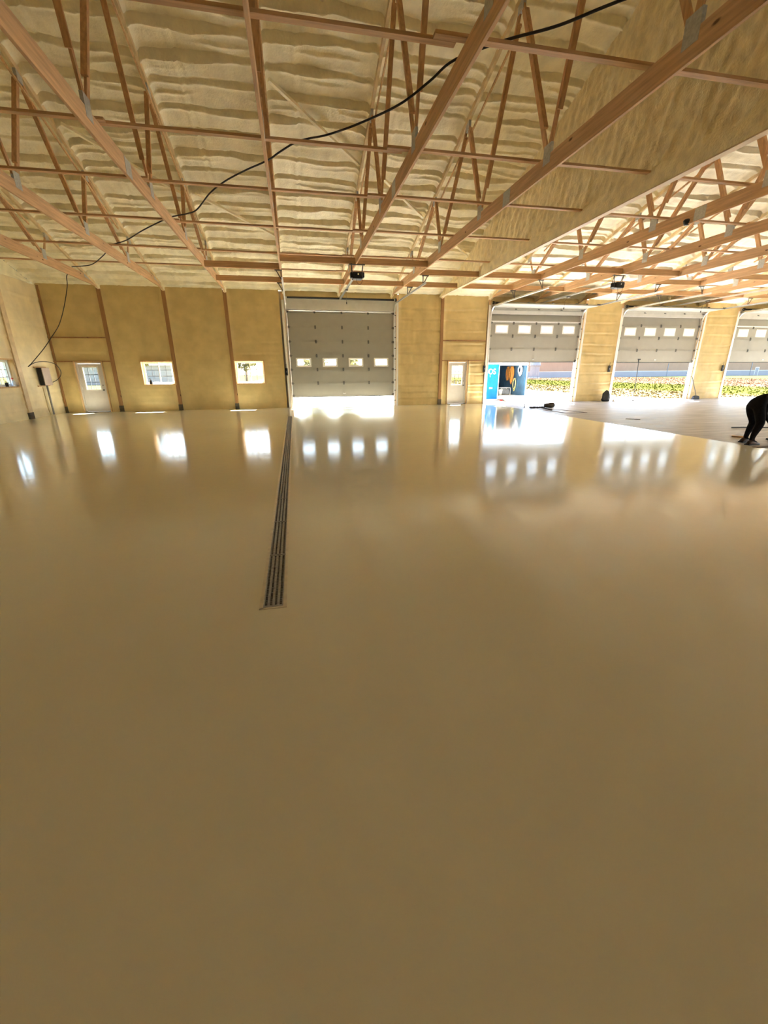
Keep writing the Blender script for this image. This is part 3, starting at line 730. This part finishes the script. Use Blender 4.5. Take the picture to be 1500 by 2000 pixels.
# ------------------------------------------------------------------ trench drain
t = thing('trench_drain', 'long narrow trench drain with dark slotted iron grates set in the floor', 'drain', ((DX0+DX1)/2, DY0, 0))
w = (DX1-DX0)/2; L = DY1-DY0
m = MB(); m.box(-w, w, 0, L, -.14, -.13); m.box(-w, -w+.006, 0, L, -.13, -.03); m.box(w-.006, w, 0, L, -.13, -.03); m.box(-w, w, 0, .01, -.13, -.03); m.box(-w, w, L-.01, L, -.13, -.03); m.build('channel', M_pit, t)
m = MB(); m.box(-w-.016, -w+.009, -.014, L+.014, -.02, .004); m.box(w-.009, w+.016, -.014, L+.014, -.02, .004); m.box(-w-.016, w+.016, -.016, .006, -.02, .004); m.box(-w-.016, w+.016, L-.006, L+.016, -.02, .004)
m.build('frame', mat('drain_frame', (.62,.54,.40), .35, .1, .12, 12), t)
gl = .92; m = MB(); gw = w-.011
for k in range(5):
    x = -gw + 2*gw*k/4; hw2 = .009 if 0 < k < 4 else .007; m.box(x-hw2, x+hw2, .004, gl-.004, -.02, -.001)
for k in range(34):
    y = .012 + (gl-.024)*k/33; m.box(-gw, gw, y-.0045, y+.0045, -.026, -.009)
m.box(-gw, gw, .004, .02, -.02, -.001); m.box(-gw, gw, gl-.02, gl-.004, -.02, -.001)
gme = m.mesh('drain_grate', M_iron)
for k in range(15): link('drain_grate', gme, t, (0, .012+k*(gl+.003), 0))

# ------------------------------------------------------------------ cables
def smooth_path(P, n=8):
    P = [Vector(p) for p in P]; out = []
    for i in range(len(P)-1):
        p0, p1, p2, p3 = P[max(i-1,0)], P[i], P[i+1], P[min(i+2,len(P)-1)]
        for k in range(n):
            t = k/n; out.append(.5*((2*p1)+(p2-p0)*t+(2*p0-5*p1+4*p2-p3)*t*t+(3*p1-p0-3*p2+p3)*t**3))
    out.append(P[-1]); return out
Z = 5.24
c = [(6.6,2.2,5.27),(4.65,4.3,5.26),(3.59,5.19,5.24),(3.13,5.57,5.215),(2.68,5.94,5.25),(2.22,6.38,5.26),(2.0,6.66,5.18),(1.69,7.06,5.1),(1.21,7.68,5.12),(.79,8.21,5.18),(.5,8.55,5.25),(.28,8.78,5.27),(.02,9.15,5.27),(-.21,9.48,5.26),(-.64,10.08,5.31),(-1.1,10.71,5.33),(-1.5,11.25,5.28),(-1.9,11.79,5.12),(-2.2,12.21,5.15),(-2.52,12.64,5.22),(-2.87,13.1,5.27),(-3.67,13.95,5.22),(-4.4,14.9,5.2),(-4.95,15.6,5.255),(-5.09,15.75,5.25),(-5.75,16.8,5.18),(-6.6,18.0,5.15),(-7.5,18.78,5.23)]
o = MB().tube(smooth_path(c), .015, 8).build('power_cable', M_rubber, None, True); tag(o, 'long black cable draped diagonally over the roof trusses', 'cable')
c = [(-7.52,18.84,5.21),(-7.74,18.82,4.95),(-7.81,18.81,4.58),(-8.06,18.8,3.9),(-8.35,18.78,3.3),(-8.7,18.76,2.86),(-9.03,18.74,2.47),(-9.5,18.72,2.0),(-9.66,18.7,1.86)]
o = MB().tube(smooth_path(c), .014, 7).build('drop_cord', M_rubber, None, True); tag(o, 'thin dark cord hanging from the truss to the left gable wall', 'cord')
c = [(-9.66,18.72,1.86),(-9.62,19.1,2.0),(-9.55,19.65,2.06),(-9.42,20.1,1.98),(-9.36,20.3,1.75),(-9.38,20.28,1.55),(-9.45,20.1,1.38),(-9.55,19.9,1.28)]
o = MB().tube(smooth_path(c), .013, 7).build('looped_cord', M_rubber, None, True); tag(o, 'dark cord looping out around the electrical box in the left corner', 'cord')

# electrical box and conduit
t = thing('electrical_box', 'grey brown electrical box on the left gable wall with a dark side', 'electrical box', (XL+.03, 19.68, 1.17))
MB().box(0, .16, -.27, .27, 0, .66).build('enclosure', M_black, t, bevel=.008)
MB().box(.16, .185, -.27, .27, .0, .66).build('cover', mat('box_cover', (.42,.31,.24), .5, .1, .1, 8), t, bevel=.006)
MB().box(-.06, .02, -.42, .40, .66, .70).build('mounting_board', M_wy, t); MB().box(-.06, .02, -.42, .40, -.04, 0).build('mounting_board', M_wy, t)
o = MB().tube([(XL+.10,19.72,1.165),(XL+.10,19.72,.03)], .035, 10).build('conduit', M_iron, None, True); tag(o, 'thick dark conduit dropping from the electrical box to the floor', 'conduit')
o = MB().tube(smooth_path([(XL+.06,19.48,1.115),(XL+.05,19.5,.7),(XL+.07,19.46,.35),(XL+.08,19.52,.01)]), .016, 8).build('thin_cable', M_foamw, None, True); tag(o, 'thin pale cable beside the conduit under the electrical box', 'cable')

# wall switches
for x, lb, z in ((-.33,'black opener switch left of the closed garage door',1.62),(9.42,'black opener switch between right entry door and trailer doorway',1.70),(16.62,'black opener switch left of the pole doorway',1.66),(24.0,'black opener switch left of the rightmost doorway',1.66)):
    t = thing('wall_switch', lb, 'switch', (x, YW-.02, z), 'opener switches on the far wall')
    MB().box(-.06, .06, -.06, .0, -.16, .16).build('switch_box', M_black, t, bevel=.008)
    MB().box(-.02, .02, -.072, -.06, -.03, .03).build('push_button', M_grey, t)
    MB().tube([(0,-.02,.16),(.01,-.02,.34)], .01, 6).build('wire', M_rubber, t)

# ------------------------------------------------------------------ window sill things
def cup(name, loc, r, h, m, label, cat, extra=None):
    t = thing(name, label, cat, loc)
    MB().lathe((0,0,0), [(r*.8,0),(r,h*.95),(r*1.05,h),(r*.9,h),(r*.7,.01)], 14).build('cup_body', m, t, True)
    if extra: extra(t)
    return t
zs = 1.17+.016
cup('paint_cup', (XL-.03, 17.02, zs), .05, .13, M_tarp, 'dark cup on the gable window sill', 'cup')
cup('tape_tub', (XL-.03, 17.5, zs), .055, .14, M_black, 'black tub in the middle of the gable window sill', 'tub', lambda t: MB().tube([(0,0,.1),(.02,-.05,.2)], .012, 6).build('stick', M_black, t))
t = thing('spray_bottle', 'white spray bottle with red trigger on the gable window sill', 'bottle', (XL-.02, 17.88, zs))
MB().lathe((0,0,0), [(.055,0),(.06,.03),(.058,.16),(.03,.21),(.018,.23),(.018,.25)], 14).build('bottle_body', mat('bottle_plastic', (.72,.78,.86), .3, 0, .05, 6), t, True)
m = MB(); m.box(-.02,.02,-.06,.03,.25,.285); m.box(-.01,.01,-.05,-.03,.20,.25); m.build('trigger_head', M_red, t, bevel=.006)
t = thing('red_can', 'short red can lying at the left of the gable window sill', 'can', (XL-.02, 16.86, zs)); MB().lathe((0,0,0), [(.05,0),(.05,.07),(.045,.075)], 14).build('can_body', M_red, t, True)
zs = 1.12+.016
t = thing('black_bottle', 'small black squat bottle on the sill of the cluttered far window', 'bottle', (-6.18, YW+.03, zs))
MB().lathe((0,0,0), [(.055,0),(.06,.02),(.055,.13),(.03,.16),(.03,.2),(.0,.2)], 14).build('bottle_body', M_black, t, True)
MB().tube([(0,0,.2),(0,-.0,.24),(-.05,0,.25)], .012, 6).build('pump', M_black, t)
pts = [(-5.95+.11*math.cos(a)*(1-.04*a), YW+.03, zs+.055+.05*math.sin(a)) for a in np.linspace(0, 10, 40)] + [(-5.75,YW+.03,zs+.03),(-5.6,YW+.03,zs+.05),(-5.45,YW+.03,zs+.02)]
o = MB().tube(pts, .009, 6).build('coiled_wire', M_hosew, None, True); tag(o, 'white coiled wire on the sill of the cluttered far window', 'wire')

# ------------------------------------------------------------------ things on the bare floor
t = thing('black_sack', 'black sack slumped against the foam pier left of the pole doorway', 'sack', (16.45, 20.45, 0))
m = MB(); m.lathe((0,0,0), [(.16,0),(.21,.05),(.22,.2),(.18,.36),(.12,.46),(.05,.52),(.0,.53)], 14); sk = m.build('sack_body', M_black, t, True)
for v in sk.data.vertices: v.co *= 1 + .25*(random.random()-.5)
MB().tube([(.06,0,.46),(.16,-.02,.52),(.2,.02,.42)], .02, 6).build('tie', M_white, t)
o = MB().lathe((0,0,0), [(.09,0),(.10,.06),(.05,.10),(.0,.10)], 10).build('crumpled_wrap', M_white, None, True); o.location = (16.86, 20.28, 0); tag(o, 'crumpled white wrap on the floor beside the black sack', 'wrap')
t = thing('scrub_brush', 'black scrub brush with a long handle against the pier right of the pole doorway', 'brush', (22.28, 20.45, 0))
m = MB(); m.prism([(-.22,.0),(.22,.0),(.16,.16),(.05,.2),(-.08,.2),(-.18,.14)], 1, -.07, .07); m.build('brush_head', M_black, t, bevel=.01)
MB().tube([(0,0,.18),(-.13,.08,.6),(-.27,.25,1.2)], .016, 8).build('handle', M_black, t)
t = thing('roller_pole', 'thin dark pole standing upright in the pole doorway', 'pole', (17.95, 20.2, 0))
MB().tube([(0,0,.16),(-.02,0,1.2),(-.06,.02,2.1)], .017, 8).build('pole_shaft', M_rubber, t)
m = MB(); m.box(-.10,.02,-.03,.05,2.1,2.15); m.tube([(-.06,.02,1.98),(-.06,.02,2.1)], .03, 8); m.build('grip', M_black, t)
m = MB(); m.tube([(0,0,.16),(.05,-.06,.08),(.28,-.5,.03)], .014, 7); m.box(-.04,.06,-.03,.03,.0,.06); m.build('foot_frame', M_rubber, t)
t = thing('dark_sack', 'dark brown lumpy bag lying on the bare concrete in front of the trailer doorway', 'bag', (11.2, 17.5, 0))
m = MB(); prof = [(0.02,-.24),(.08,-.2),(.11,-.08),(.13,.08),(.12,.2),(.06,.26),(0.01,.27)]
m.lathe((0,0,0), prof, 14); sk = m.build('bag_body', M_tarp, t, True); 
for v in sk.data.vertices:
    k = 1 + .3*(random.random()-.5); x, y, z = v.co; v.co = (z*1.0, y*1.1*k, max(.0, .11 + x*k))
t = thing('hose_bundle', 'tangle of dark straps lying left of the brown bag', 'straps', (10.62, 17.5, 0))
for k in range(4):
    pts = [(-.36+.09*j, .06*math.sin(j*1.3+k*2), .03+.02*math.sin(j*2+k)) for j in range(9)]
    MB().tube(smooth_path(pts, 4), .018, 6).build('strap', M_tarp, t, True)
o = MB().lathe((0,0,0), [(.03,0),(.035,.02),(.015,.05),(.015,.13),(.022,.15),(0,.15)], 10).build('small_valve', M_grey, None, True); o.location = (10.22, 17.9, 0); tag(o, 'small upright grey fitting left of the strap tangle', 'fitting')
o = MB().tube([(10.62,17.3,.05),(10.6,16.3,.02)], .025, 7).build('short_stick', M_tarp, None); tag(o, 'short dark stick pointing from the strap tangle toward the camera', 'stick')
t = thing('paper_frame', 'flat rectangle of brown masking strips on the bare concrete near the coating edge', 'masking paper', (10.75, 15.6, 0))
qs = [(-.42,.9),(.35,.7),(.55,-.6),(-.33,-.5)]
for p, q in zip(qs, qs[1:]+qs[:1]): MB().beam((*p,.0045), (*q,.0045), .07, .005).build('paper_strip', M_paper, t)
o = MB().box(-.22, .22, -.03, .03, 0, .012).build('wood_shim', M_rubber, None); o.location = (11.25, 12.5, 0); o.rotation_euler = (0,0,-.9); tag(o, 'small dark sliver of wood on the bare concrete mid floor', 'shim')
o = MB().box(-.15, .15, -.05, .05, 0, .03).build('wood_block', M_wx, None); o.location = (10.72, 8.4, 0); o.rotation_euler = (0,0,-1.0); tag(o, 'pale wood block behind the heel of the bending person', 'block')
o = MB().box(9.62, 10.9, 7.08, 7.22, .001, .008).build('masking_board', M_paper, None); tag(o, 'thin pale board along the coating edge under the bending person', 'board')
o = MB().tube([(12.2,9.85,.016),(14.2,9.35,.016)], .014, 7).build('floor_pole', M_black, None); tag(o, 'black pole lying on the concrete behind the bending person', 'pole')

# ------------------------------------------------------------------ person bending over at the right edge
def skin_mesh(V, E, RAD, sub=2, root=0):
    me = bpy.data.meshes.new('tmp'); me.from_pydata(V, E, []); o = bpy.data.objects.new('tmp', me); COL.objects.link(o)
    mo = o.modifiers.new('s', 'SKIN'); sl = me.skin_vertices[0].data
    for i, r in enumerate(RAD): sl[i].radius = r if isinstance(r, tuple) else (r, r)
    sl[root].use_root = True; mo.use_smooth_shade = True; mo.branch_smoothing = .6
    su = o.modifiers.new('u', 'SUBSURF'); su.levels = sub; su.render_levels = sub
    dg = bpy.context.evaluated_depsgraph_get(); r = bpy.data.meshes.new_from_object(o.evaluated_get(dg))
    bpy.data.objects.remove(o); bpy.data.meshes.remove(me); return r
P = thing('person', 'person dressed in black bending forward at the edge of the wet floor', 'person', (9.95, 7.6, 0))
# local: +x forward (right of picture), y lateral (negative = nearer), z up
V = []; E = []; RD = []
def vtx(p, r, par=None):
    V.append(p); RD.append(r); i = len(V)-1
    if par is not None: E.append((par, i))
    return i
pel = vtx((-.10, 0, .93), (.19, .17))
ab = vtx((.12, 0, 1.02), (.17, .145), pel); ch = vtx((.34, 0, 1.00), (.19, .15), ab); sho = vtx((.50, 0, .94), (.15, .12), ch)
nk = vtx((.60, 0, .88), .062, sho); hb = vtx((.66, 0, .83), .085, nk); hd = vtx((.745, 0, .75), .10, hb); hc = vtx((.78, 0, .69), .08, hd)
for s, dx in ((-1, -.05), (1, .18)):
    hp = vtx((-.07+dx*.35, s*.12, .84), .135, pel); kn = vtx((.08+dx*.8, s*.15, .46), .085, hp); cf = vtx((.0+dx*.95, s*.155, .30), .072, kn); an = vtx((-.08+dx, s*.16, .10), .048, cf); hl = vtx((-.09+dx, s*.16, .055), .04, an)
    toe = vtx((.10+dx, s*.17, .035), .034, an)
    sh = vtx((.50, s*.19, .90), .078, sho); el = vtx((.60, s*.24, .62), .052, sh); wr = vtx((.74, s*.17, .40), .032, el); pm = vtx((.79, s*.15, .32), .036, wr)
    for q, (fx, fy, fl) in enumerate(((.030,-.030,.072),(.012,-.012,.082),(-.008,.008,.078),(-.026,.026,.062))):
        k1 = vtx((.80+fx*.6, s*.15+fy, .285), .0095, pm); k2 = vtx((.815+fx*.5, s*.15+fy, .285-fl*.5), .0085, k1); vtx((.80+fx*.4, s*.15+fy, .285-fl), .0075, k2)
    t1 = vtx((.76, s*.15-.035*s, .30), .011, pm); vtx((.775, s*.15-.05*s, .262), .009, t1)
me = skin_mesh(V, E, RD, 2)
for m in (M_cloth, M_body): me.materials.append(m)
for p in me.polygons:
    c = p.center; p.material_index = 1 if (c.x > .615 and c.z > .6 and abs(c.y) < .13) or (c.x > .70 and c.z < .44) else 0; p.use_smooth = True
link('body', me, P)
hm = MB()
for i in range(7):
    pass
bm = bmesh.new(); bmesh.ops.create_uvsphere(bm, u_segments=20, v_segments=12, radius=.112)
for v in list(bm.verts):
    if v.co.z < -.045: bm.verts.remove(v)
hme = bpy.data.meshes.new('hair'); bm.to_mesh(hme); bm.free(); hme.materials.append(M_hair)
for p in hme.polygons: p.use_smooth = True
o = link('hair', hme, P, (.755, 0, .765)); o.rotation_euler = (0, math.radians(75), 0); o.scale = (.95, .86, 1.05)
f = MB(); f.lathe((0,0,0), [(.0,.0),(.012,.004),(.014,.016),(.006,.03)], 8); fme = f.mesh('nose', M_body, True); o = link('nose', fme, P, (.735,0,.655)); o.rotation_euler = (math.pi, .4, 0)
for s in (-1, 1):
    e = MB(); e.lathe((0,0,0), [(.0,-.011),(.009,-.006),(.011,0),(.009,.006),(0,.011)], 8); link('eye', e.mesh('eye', M_white, True), P, (.752, s*.034, .662))
    e = MB(); e.lathe((0,0,0), [(.0,-.03),(.012,-.02),(.016,0),(.014,.02),(0,.03)], 8); link('ear', e.mesh('ear', M_body, True), P, (.70, s*.098, .745))
MB().box(.700, .712, -.022, .022, .664, .672).build('mouth', M_shoe, P)
for s, dx in ((-1, -.05), (1, .18)):
    m = MB(); y = s*.165
    prof = [(-.15,.05,.05),(-.12,.055,.10),(-.05,.055,.115),(.02,.055,.085),(.09,.055,.062),(.14,.045,.045),(.17,.02,.03)]
    vs = []; fs = []
    for x, hw, zt in prof:
        vs += [(x+dx, y-hw, .004), (x+dx, y-hw*.95, zt*.6), (x+dx, y-hw*.4, zt), (x+dx, y+hw*.4, zt), (x+dx, y+hw*.95, zt*.6), (x+dx, y+hw, .004)]
    for i in range(len(prof)-1):
        for k in range(6): fs.append((i*6+k, i*6+(k+1)%6, (i+1)*6+(k+1)%6, (i+1)*6+k))
    fs += [tuple(range(6))[::-1], tuple((len(prof)-1)*6+k for k in range(6))]
    m.add(vs, fs); sh = m.build('shoe', M_shoe, P, True)
    MB().prism([(-.16+dx,y-.058),(.12+dx,y-.06),(.18+dx,y-.02),(.18+dx,y+.02),(.12+dx,y+.06),(-.16+dx,y+.058)], 2, 0, .022).build('sole', M_rubber, sh)
t = thing('floor_squeegee', 'black squeegee held by the bending person at the right edge', 'squeegee', (10.74, 7.6, 0))
MB().tube([(.0,-.15,.26),(.0,.0,.27),(.0,.15,.26)], .014, 8).build('grip', M_black, t)
MB().tube([(0,0,.265),(.15,0,.05)], .012, 8).build('handle', M_black, t)
m = MB(); m.box(.10,.19,-.28,.28,.012,.05); m.box(.14,.15,-.28,.28,.002,.02); m.build('blade', M_black, t)

# ------------------------------------------------------------------ blue trailer outside
t = thing('cargo_trailer', 'bright blue enclosed cargo trailer parked with its back open to the doorway', 'trailer', (12.2, 23.0, -.035))
x0, x1, dd, fz, tz = -.85, .85, 4.2, .24, 2.02
m = MB(); m.box(x0, x1, 0, dd, fz-.08, fz); m.build('deck', mat('trailer_deck', (.45,.42,.38), .8, 0, .15, 6), t)
m = MB(); m.box(x1, x1+.04, 0, dd, fz-.1, tz); m.build('side_panel', [M_blue], t); m = MB(); m.box(x0-.04, x0, 0, dd, fz-.1, tz); m.build('side_panel', M_blue, t)
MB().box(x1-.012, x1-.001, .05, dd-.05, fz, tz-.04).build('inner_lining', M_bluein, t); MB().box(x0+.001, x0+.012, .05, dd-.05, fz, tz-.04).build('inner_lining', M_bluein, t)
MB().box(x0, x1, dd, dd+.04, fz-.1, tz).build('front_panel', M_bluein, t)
MB().box(x0-.05, x1+.05, -.05, dd+.05, tz, tz+.05).build('roof_panel', M_white, t)
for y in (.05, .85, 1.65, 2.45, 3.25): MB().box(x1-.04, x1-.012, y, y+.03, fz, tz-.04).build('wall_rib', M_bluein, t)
m = MB(); m.box(x0-.04, x1+.06, -.03, 0, tz-.10, tz+.02); m.box(x0-.04, x0+.02, -.03, 0, fz-.1, tz); m.box(x1-.01, x1+.06, -.03, 0, fz-.1, tz); m.build('door_surround', mat('pale_blue_paint', (.12,.25,.36), .4, 0, .08, 5), t)
MB().box(x0-.06, x1+.06, -.05, -.03, tz-.06, tz+.04).build('roof_trim', M_white, t)
rp = MB(); rp.prism([(0, fz-.02), (-1.25, .0), (-1.25, .03), (0, fz+.03)], 0, x0+.1, x1-.02); rp.build('ramp', M_white, t)
dp = thing('door_leaf', None, None); dp.parent = t; dp.location = (x0-.02, -.05, 0); dp.rotation_euler = (0, 0, math.radians(180+13))
del_keys = [k for k in dp.keys()]
leaf = MB().box(0, .95, -.02, .02, .10, tz-.02).build('door_skin', M_blue, dp)
ed = MB(); ed.box(0, .025, -.025, .025, .08, tz); ed.box(0, .95, -.024, .024, .07, .10); ed.box(0, .95, -.024, .024, tz-.04, tz); ed.build('door_edge', M_white, dp)
def text(body, size, loc, m, parent, nm='lettering'):
    cu = bpy.data.curves.new(nm, 'FONT'); cu.body = body; cu.size = size; cu.extrude = .003; cu.align_x = 'RIGHT'
    cu.materials.append(m); oc = bpy.data.objects.new('tmp', cu); COL.objects.link(oc)
    me = bpy.data.meshes.new_from_object(oc.evaluated_get(bpy.context.evaluated_depsgraph_get())); bpy.data.objects.remove(oc); bpy.data.curves.remove(cu)
    o = link(nm, me, parent, loc)
    o.rotation_euler = (math.pi/2, 0, math.pi); return o
text('OS', .42, (.24, .026, 1.46), M_yellow, dp); o = text('OS', .38, (.255, .031, 1.475), M_sign, dp)
text('ON', .15, (.40, .026, .66), M_sign, dp); text('T', .12, (.58, .026, 1.30), M_sign, dp)
for z in (.35, 1.0, 1.7): MB().tube([(-.01,.0,z-.06),(-.01,.0,z+.06)], .016, 6).build('hinge', M_galv, dp)
for s, x in ((-1, x0-.05), (1, x1+.05)):
    for y in (2.0,):
        w_ = MB(); w_.tube([(x-.09,y,.30),(x+.09,y,.30)], .30, 20); w_.build('wheel', M_rubber, t)
for s in (-1, 1): MB().tube([(s*.6, dd+.1, .14),(0, dd+1.0, .22)], .035, 6).build('tow_bar', M_iron, t)
MB().tube([(0,dd+.95,.01),(0,dd+.95,.55)], .03, 6).build('jack_leg', M_iron, t)
MB().box(x0+.05, x0+.2, -.3, -.2, .0, .07).build('tail_lamp', M_red, t)
TB = Vector((12.2, 23.0, -.035)); XI = x1-.06
def hang(name, label, cat, y, z0, z1, m, r, loops, wd):
    g = thing(name, label, cat, (TB.x+XI, TB.y+y, TB.z+z1))
    for k in range(loops):
        pts = []; dr = (z1-z0)*(.8+.2*random.random()); wv = wd*(.6+.4*random.random())
        for a in np.linspace(0, 2*math.pi, 25): pts.append((-.03-.025*k+.01*math.sin(3*a), wv*math.sin(a)*(1+.2*math.cos(a)), -dr/2+dr/2*math.cos(a)))
        MB().tube(pts, r, 6).build('loop', m, g, True)
    MB().box(-.1, .04, -.015, .015, -.01, .02).build('hook', M_galv, g); return g
hang('extension_cord', 'left orange extension cord bundle hung inside the trailer', 'cord', 1.95, 1.05, 1.86, M_orange, .018, 5, .14)
hang('extension_cord', 'right orange extension cord bundle hung inside the trailer', 'cord', 1.45, .85, 1.88, M_orange, .018, 6, .16)
hang('air_hose', 'yellow hose hanging lowest inside the trailer', 'hose', 1.12, .45, 1.2, M_yellow, .014, 2, .16)
hang('white_hose', 'white hose coiled near the trailer opening', 'hose', .55, 1.35, 1.90, M_hosew, .03, 3, .22)
g = thing('shop_fan', 'grey box with a white tubular frame on the trailer floor', 'machine', (TB.x+.45, TB.y+1.75, TB.z+fz))
MB().box(-.28,.24,-.22,.22,.03,.33).build('housing', M_grey, g, bevel=.02)
m = MB()
for s in (-.25,.25):
    m.tube([(-.32,s,.0),(-.32,s,.40),(.28,s,.40),(.28,s,.0)], .02, 6)
m.tube([(-.32,-.25,.40),(-.32,.25,.40)], .02, 6); m.tube([(.28,-.25,.40),(.28,.25,.40)], .02, 6); m.build('tube_frame', M_white, g)
g = thing('bucket', 'white bucket standing at the left of the trailer floor', 'bucket', (TB.x-.05, TB.y+1.3, TB.z+fz))
MB().lathe((0,0,0), [(.12,0),(.15,.3),(.16,.32),(.14,.32),(.12,.03)], 16).build('bucket_body', M_white, g, True)
MB().tube([(.15*math.cos(a), 0, .31+.13*math.sin(a)) for a in np.linspace(0, math.pi, 9)], .006, 5).build('bail', M_galv, g)
g = thing('tool_bag', 'black and red tool bag on the left of the trailer', 'bag', (TB.x+.2, TB.y+2.6, TB.z+fz))
MB().box(-.2,.2,-.14,.14,0,.45).build('bag_body', M_black, g, bevel=.03); MB().box(-.205,.205,-.145,.145,.33,.42).build('red_band', M_red, g)
for i in range(2):
    g = thing('handled_brush', ['bright green handled brush left in the trailer', 'second green handle leaning behind the first in the trailer'][i], 'brush', (TB.x+.12+.1*i, TB.y+2.3+.25*i, TB.z+fz))
    MB().tube([(0,0,.05),(.03,.02,1.15-.15*i)], .02, 7).build('handle', M_green, g); MB().box(-.06,.06,-.03,.03,0,.08).build('brush_head', M_white, g)

# ------------------------------------------------------------------ beyond: barn, silo, trees, grass, leaves
t = thing('metal_barn', 'long tan metal barn with white wainscot far across the grass', 'barn', (95, 100, -.12))
xa, xb = -38, 62
m = MB(); m.box(xa, xb, 0, .1, 1.4, 5.2); m.build('tan_wall', M_tan, t); m = MB(); m.box(xa, xb, -.03, .1, 0, 1.4); m.build('wainscot', M_wains, t)
r = MB()
for k in range(int((xb-xa)/.45)): r.box(xa+k*.45, xa+k*.45+.04, -.025, 0, 1.4, 5.2)
o = r.build('siding_ribs', M_tan, t); o['kind'] = 'stuff'
MB().box(xa, xb, -.05, -.0, 1.36, 1.44).build('wainscot_trim', M_white, t)
MB().box(xa, xa+.1, 0, 14, 0, 5.2).build('end_wall', M_tan, t); MB().box(xb-.1, xb, 0, 14, 0, 5.2).build('end_wall', M_tan, t); MB().box(xa, xb, 14, 14.1, 0, 5.2).build('rear_wall', M_tan, t)
MB().prism([(-.6,5.1),(7,7.6),(14.7,5.1),(14.7,5.2),(7,7.75),(-.6,5.2)], 0, xa-.4, xb+.4).build('roof', M_roofm, t)
for x in (2.9, 30.3): MB().box(x-.06, x+.06, -.12, 0, 0, 5.1).build('downspout', M_grey, t)
d = MB().box(31.9, 33.0, -.06, 0, 0, 2.15).build('side_door', M_wains, t); MB().tube([(32.9,-.08,1.0),(32.9,-.1,1.0)], .04, 6).build('door_knob', M_grey, d)
MB().box(31.8, 33.1, -.05, .0, 0, 2.25).build('door_trim', M_white, t)
t = thing('storage_silo', 'white ribbed tank with a grey top beyond the trailer', 'tank', (55.4, 94, -.12))
m = MB(); n = 24; pr = []
for k in range(n*2):
    a = math.pi*k/n; rr = 1.05 if k % 2 else .97; pr.append((rr*math.cos(a), rr*math.sin(a)))
m.prism(pr, 2, .5, 2.7); m.build('ribbed_body', M_wains, t)
MB().lathe((0,0,0), [(1.2,2.7),(1.25,2.9),(1.1,3.6),(.4,4.2),(0,4.25)], 20).build('grey_top', M_grey, t, True)
for k in range(6): 
    a = k*math.pi/3; MB().tube([(.9*math.cos(a),.9*math.sin(a),0),(.9*math.cos(a),.9*math.sin(a),.55)], .08, 6).build('leg', M_grey, t)
MB().lathe((0,0,0), [(1.3,0),(1.3,.12),(0,.12)], 20).build('footing', M_grey, t)
def tree(x, y, h, label):
    t = thing('tree', label, 'tree', (x, y, -.12), 'trees beyond the far wall')
    MB().tube([(0,0,0),(.1,0,h*.3),(0,.1,h*.62)], [h*.03,h*.024,h*.01], 8).build('trunk', M_trunk, t)
    m = MB()
    for k in range(520):
        a = random.uniform(0, 2*math.pi); u = random.random()**.4; zz = random.uniform(-1, 1); rr = math.sqrt(1-zz*zz)*u*h*.3
        p = Vector((rr*math.cos(a), rr*math.sin(a), h*.62 + zz*u*h*.36)); s = h*.035
        d1 = Vector((random.uniform(-1,1),random.uniform(-1,1),random.uniform(-1,1))).normalized()*s; d2 = Vector((random.uniform(-1,1),random.uniform(-1,1),random.uniform(-1,1))).normalized()*s
        m.add([p-d1-d2, p+d1-d2, p+d1+d2, p-d1+d2], [(0,1,2,3)])
    o = m.build('foliage', M_leafy, t); o['kind'] = 'stuff'
tree(3, 62, 6, 'yellowing tree seen through the closed garage door, left pane'); tree(8.5, 70, 6.5, 'yellowing tree seen through the closed garage door, second pane'); tree(-18, 55, 8, 'yellowing tree seen through the cluttered far window'); tree(-62, 42, 9, 'yellowing tree seen through the gable window')
for i, (x, y, h) in enumerate(((-34,66,7),(-45,60,8),(-25,90,9),(-9,88,8),(-2,95,9))):
    tree(x, y, h, ['roundish far tree left of the pale house','tall far tree at the left edge behind the gable corner','far tree behind the pale house','far tree right of the pale house','far tree between the house and the closed garage door'][i])
t = thing('far_house', 'pale house far off behind the left windows', 'house', (-26, 75, -.12))
MB().box(-7,7,0,8,0,3).build('wall', M_wains, t); MB().prism([(-.5,2.9),(4,5.4),(8.5,2.9)], 0, -7.4, 7.4).build('roof', M_roofm, t)
for x in (-4, 0, 4): MB().box(x-.6,x+.6,-.05,0,.9,2.2).build('window', M_grey, t)
MB().box(-2.4,-1.5,-.05,0,0,2.1).build('front_door', M_red, t)
for nm, lb, mt, xa_, xb_, nn in (('grass_tufts','short yellow green grass beyond the dry strip',M_tuft,31.7,47,7000),('dry_grass','dry tan grass along the edge of the gravel drive',M_dry,21.5,31.5,5000)):
    m = MB()
    for k in range(nn):
        x = random.uniform(xa_, xb_); y = random.uniform(22.5, 85); h = random.uniform(.04, .11); a = random.uniform(0, math.pi); c, s = math.cos(a)*.09, math.sin(a)*.09
        m.add([(x-c,y-s,-.12),(x+c,y+s,-.12),(x+random.uniform(-.06,.06),y+random.uniform(-.06,.06),-.12+h)], [(0,1,2)])
    o = m.build(nm, mt); tag(o, lb, 'grass', None, 'stuff')
m = MB()
for k in range(9000):
    x = random.uniform(47.5, 84); y = random.uniform(26, 90); z = -.12+random.uniform(.01,.09); a = random.uniform(0, math.pi); c, s = math.cos(a)*.12, math.sin(a)*.12
    m.add([(x-c,y-s,z),(x+s,y-c,z+.03),(x+c,y+s,z),(x-s,y+c,z+.05)], [(0,1,2,3)])
o = m.build('leaf_litter', M_leafb); tag(o, 'brown fallen leaves strewn along the grass near the barn', 'leaves', None, 'stuff')
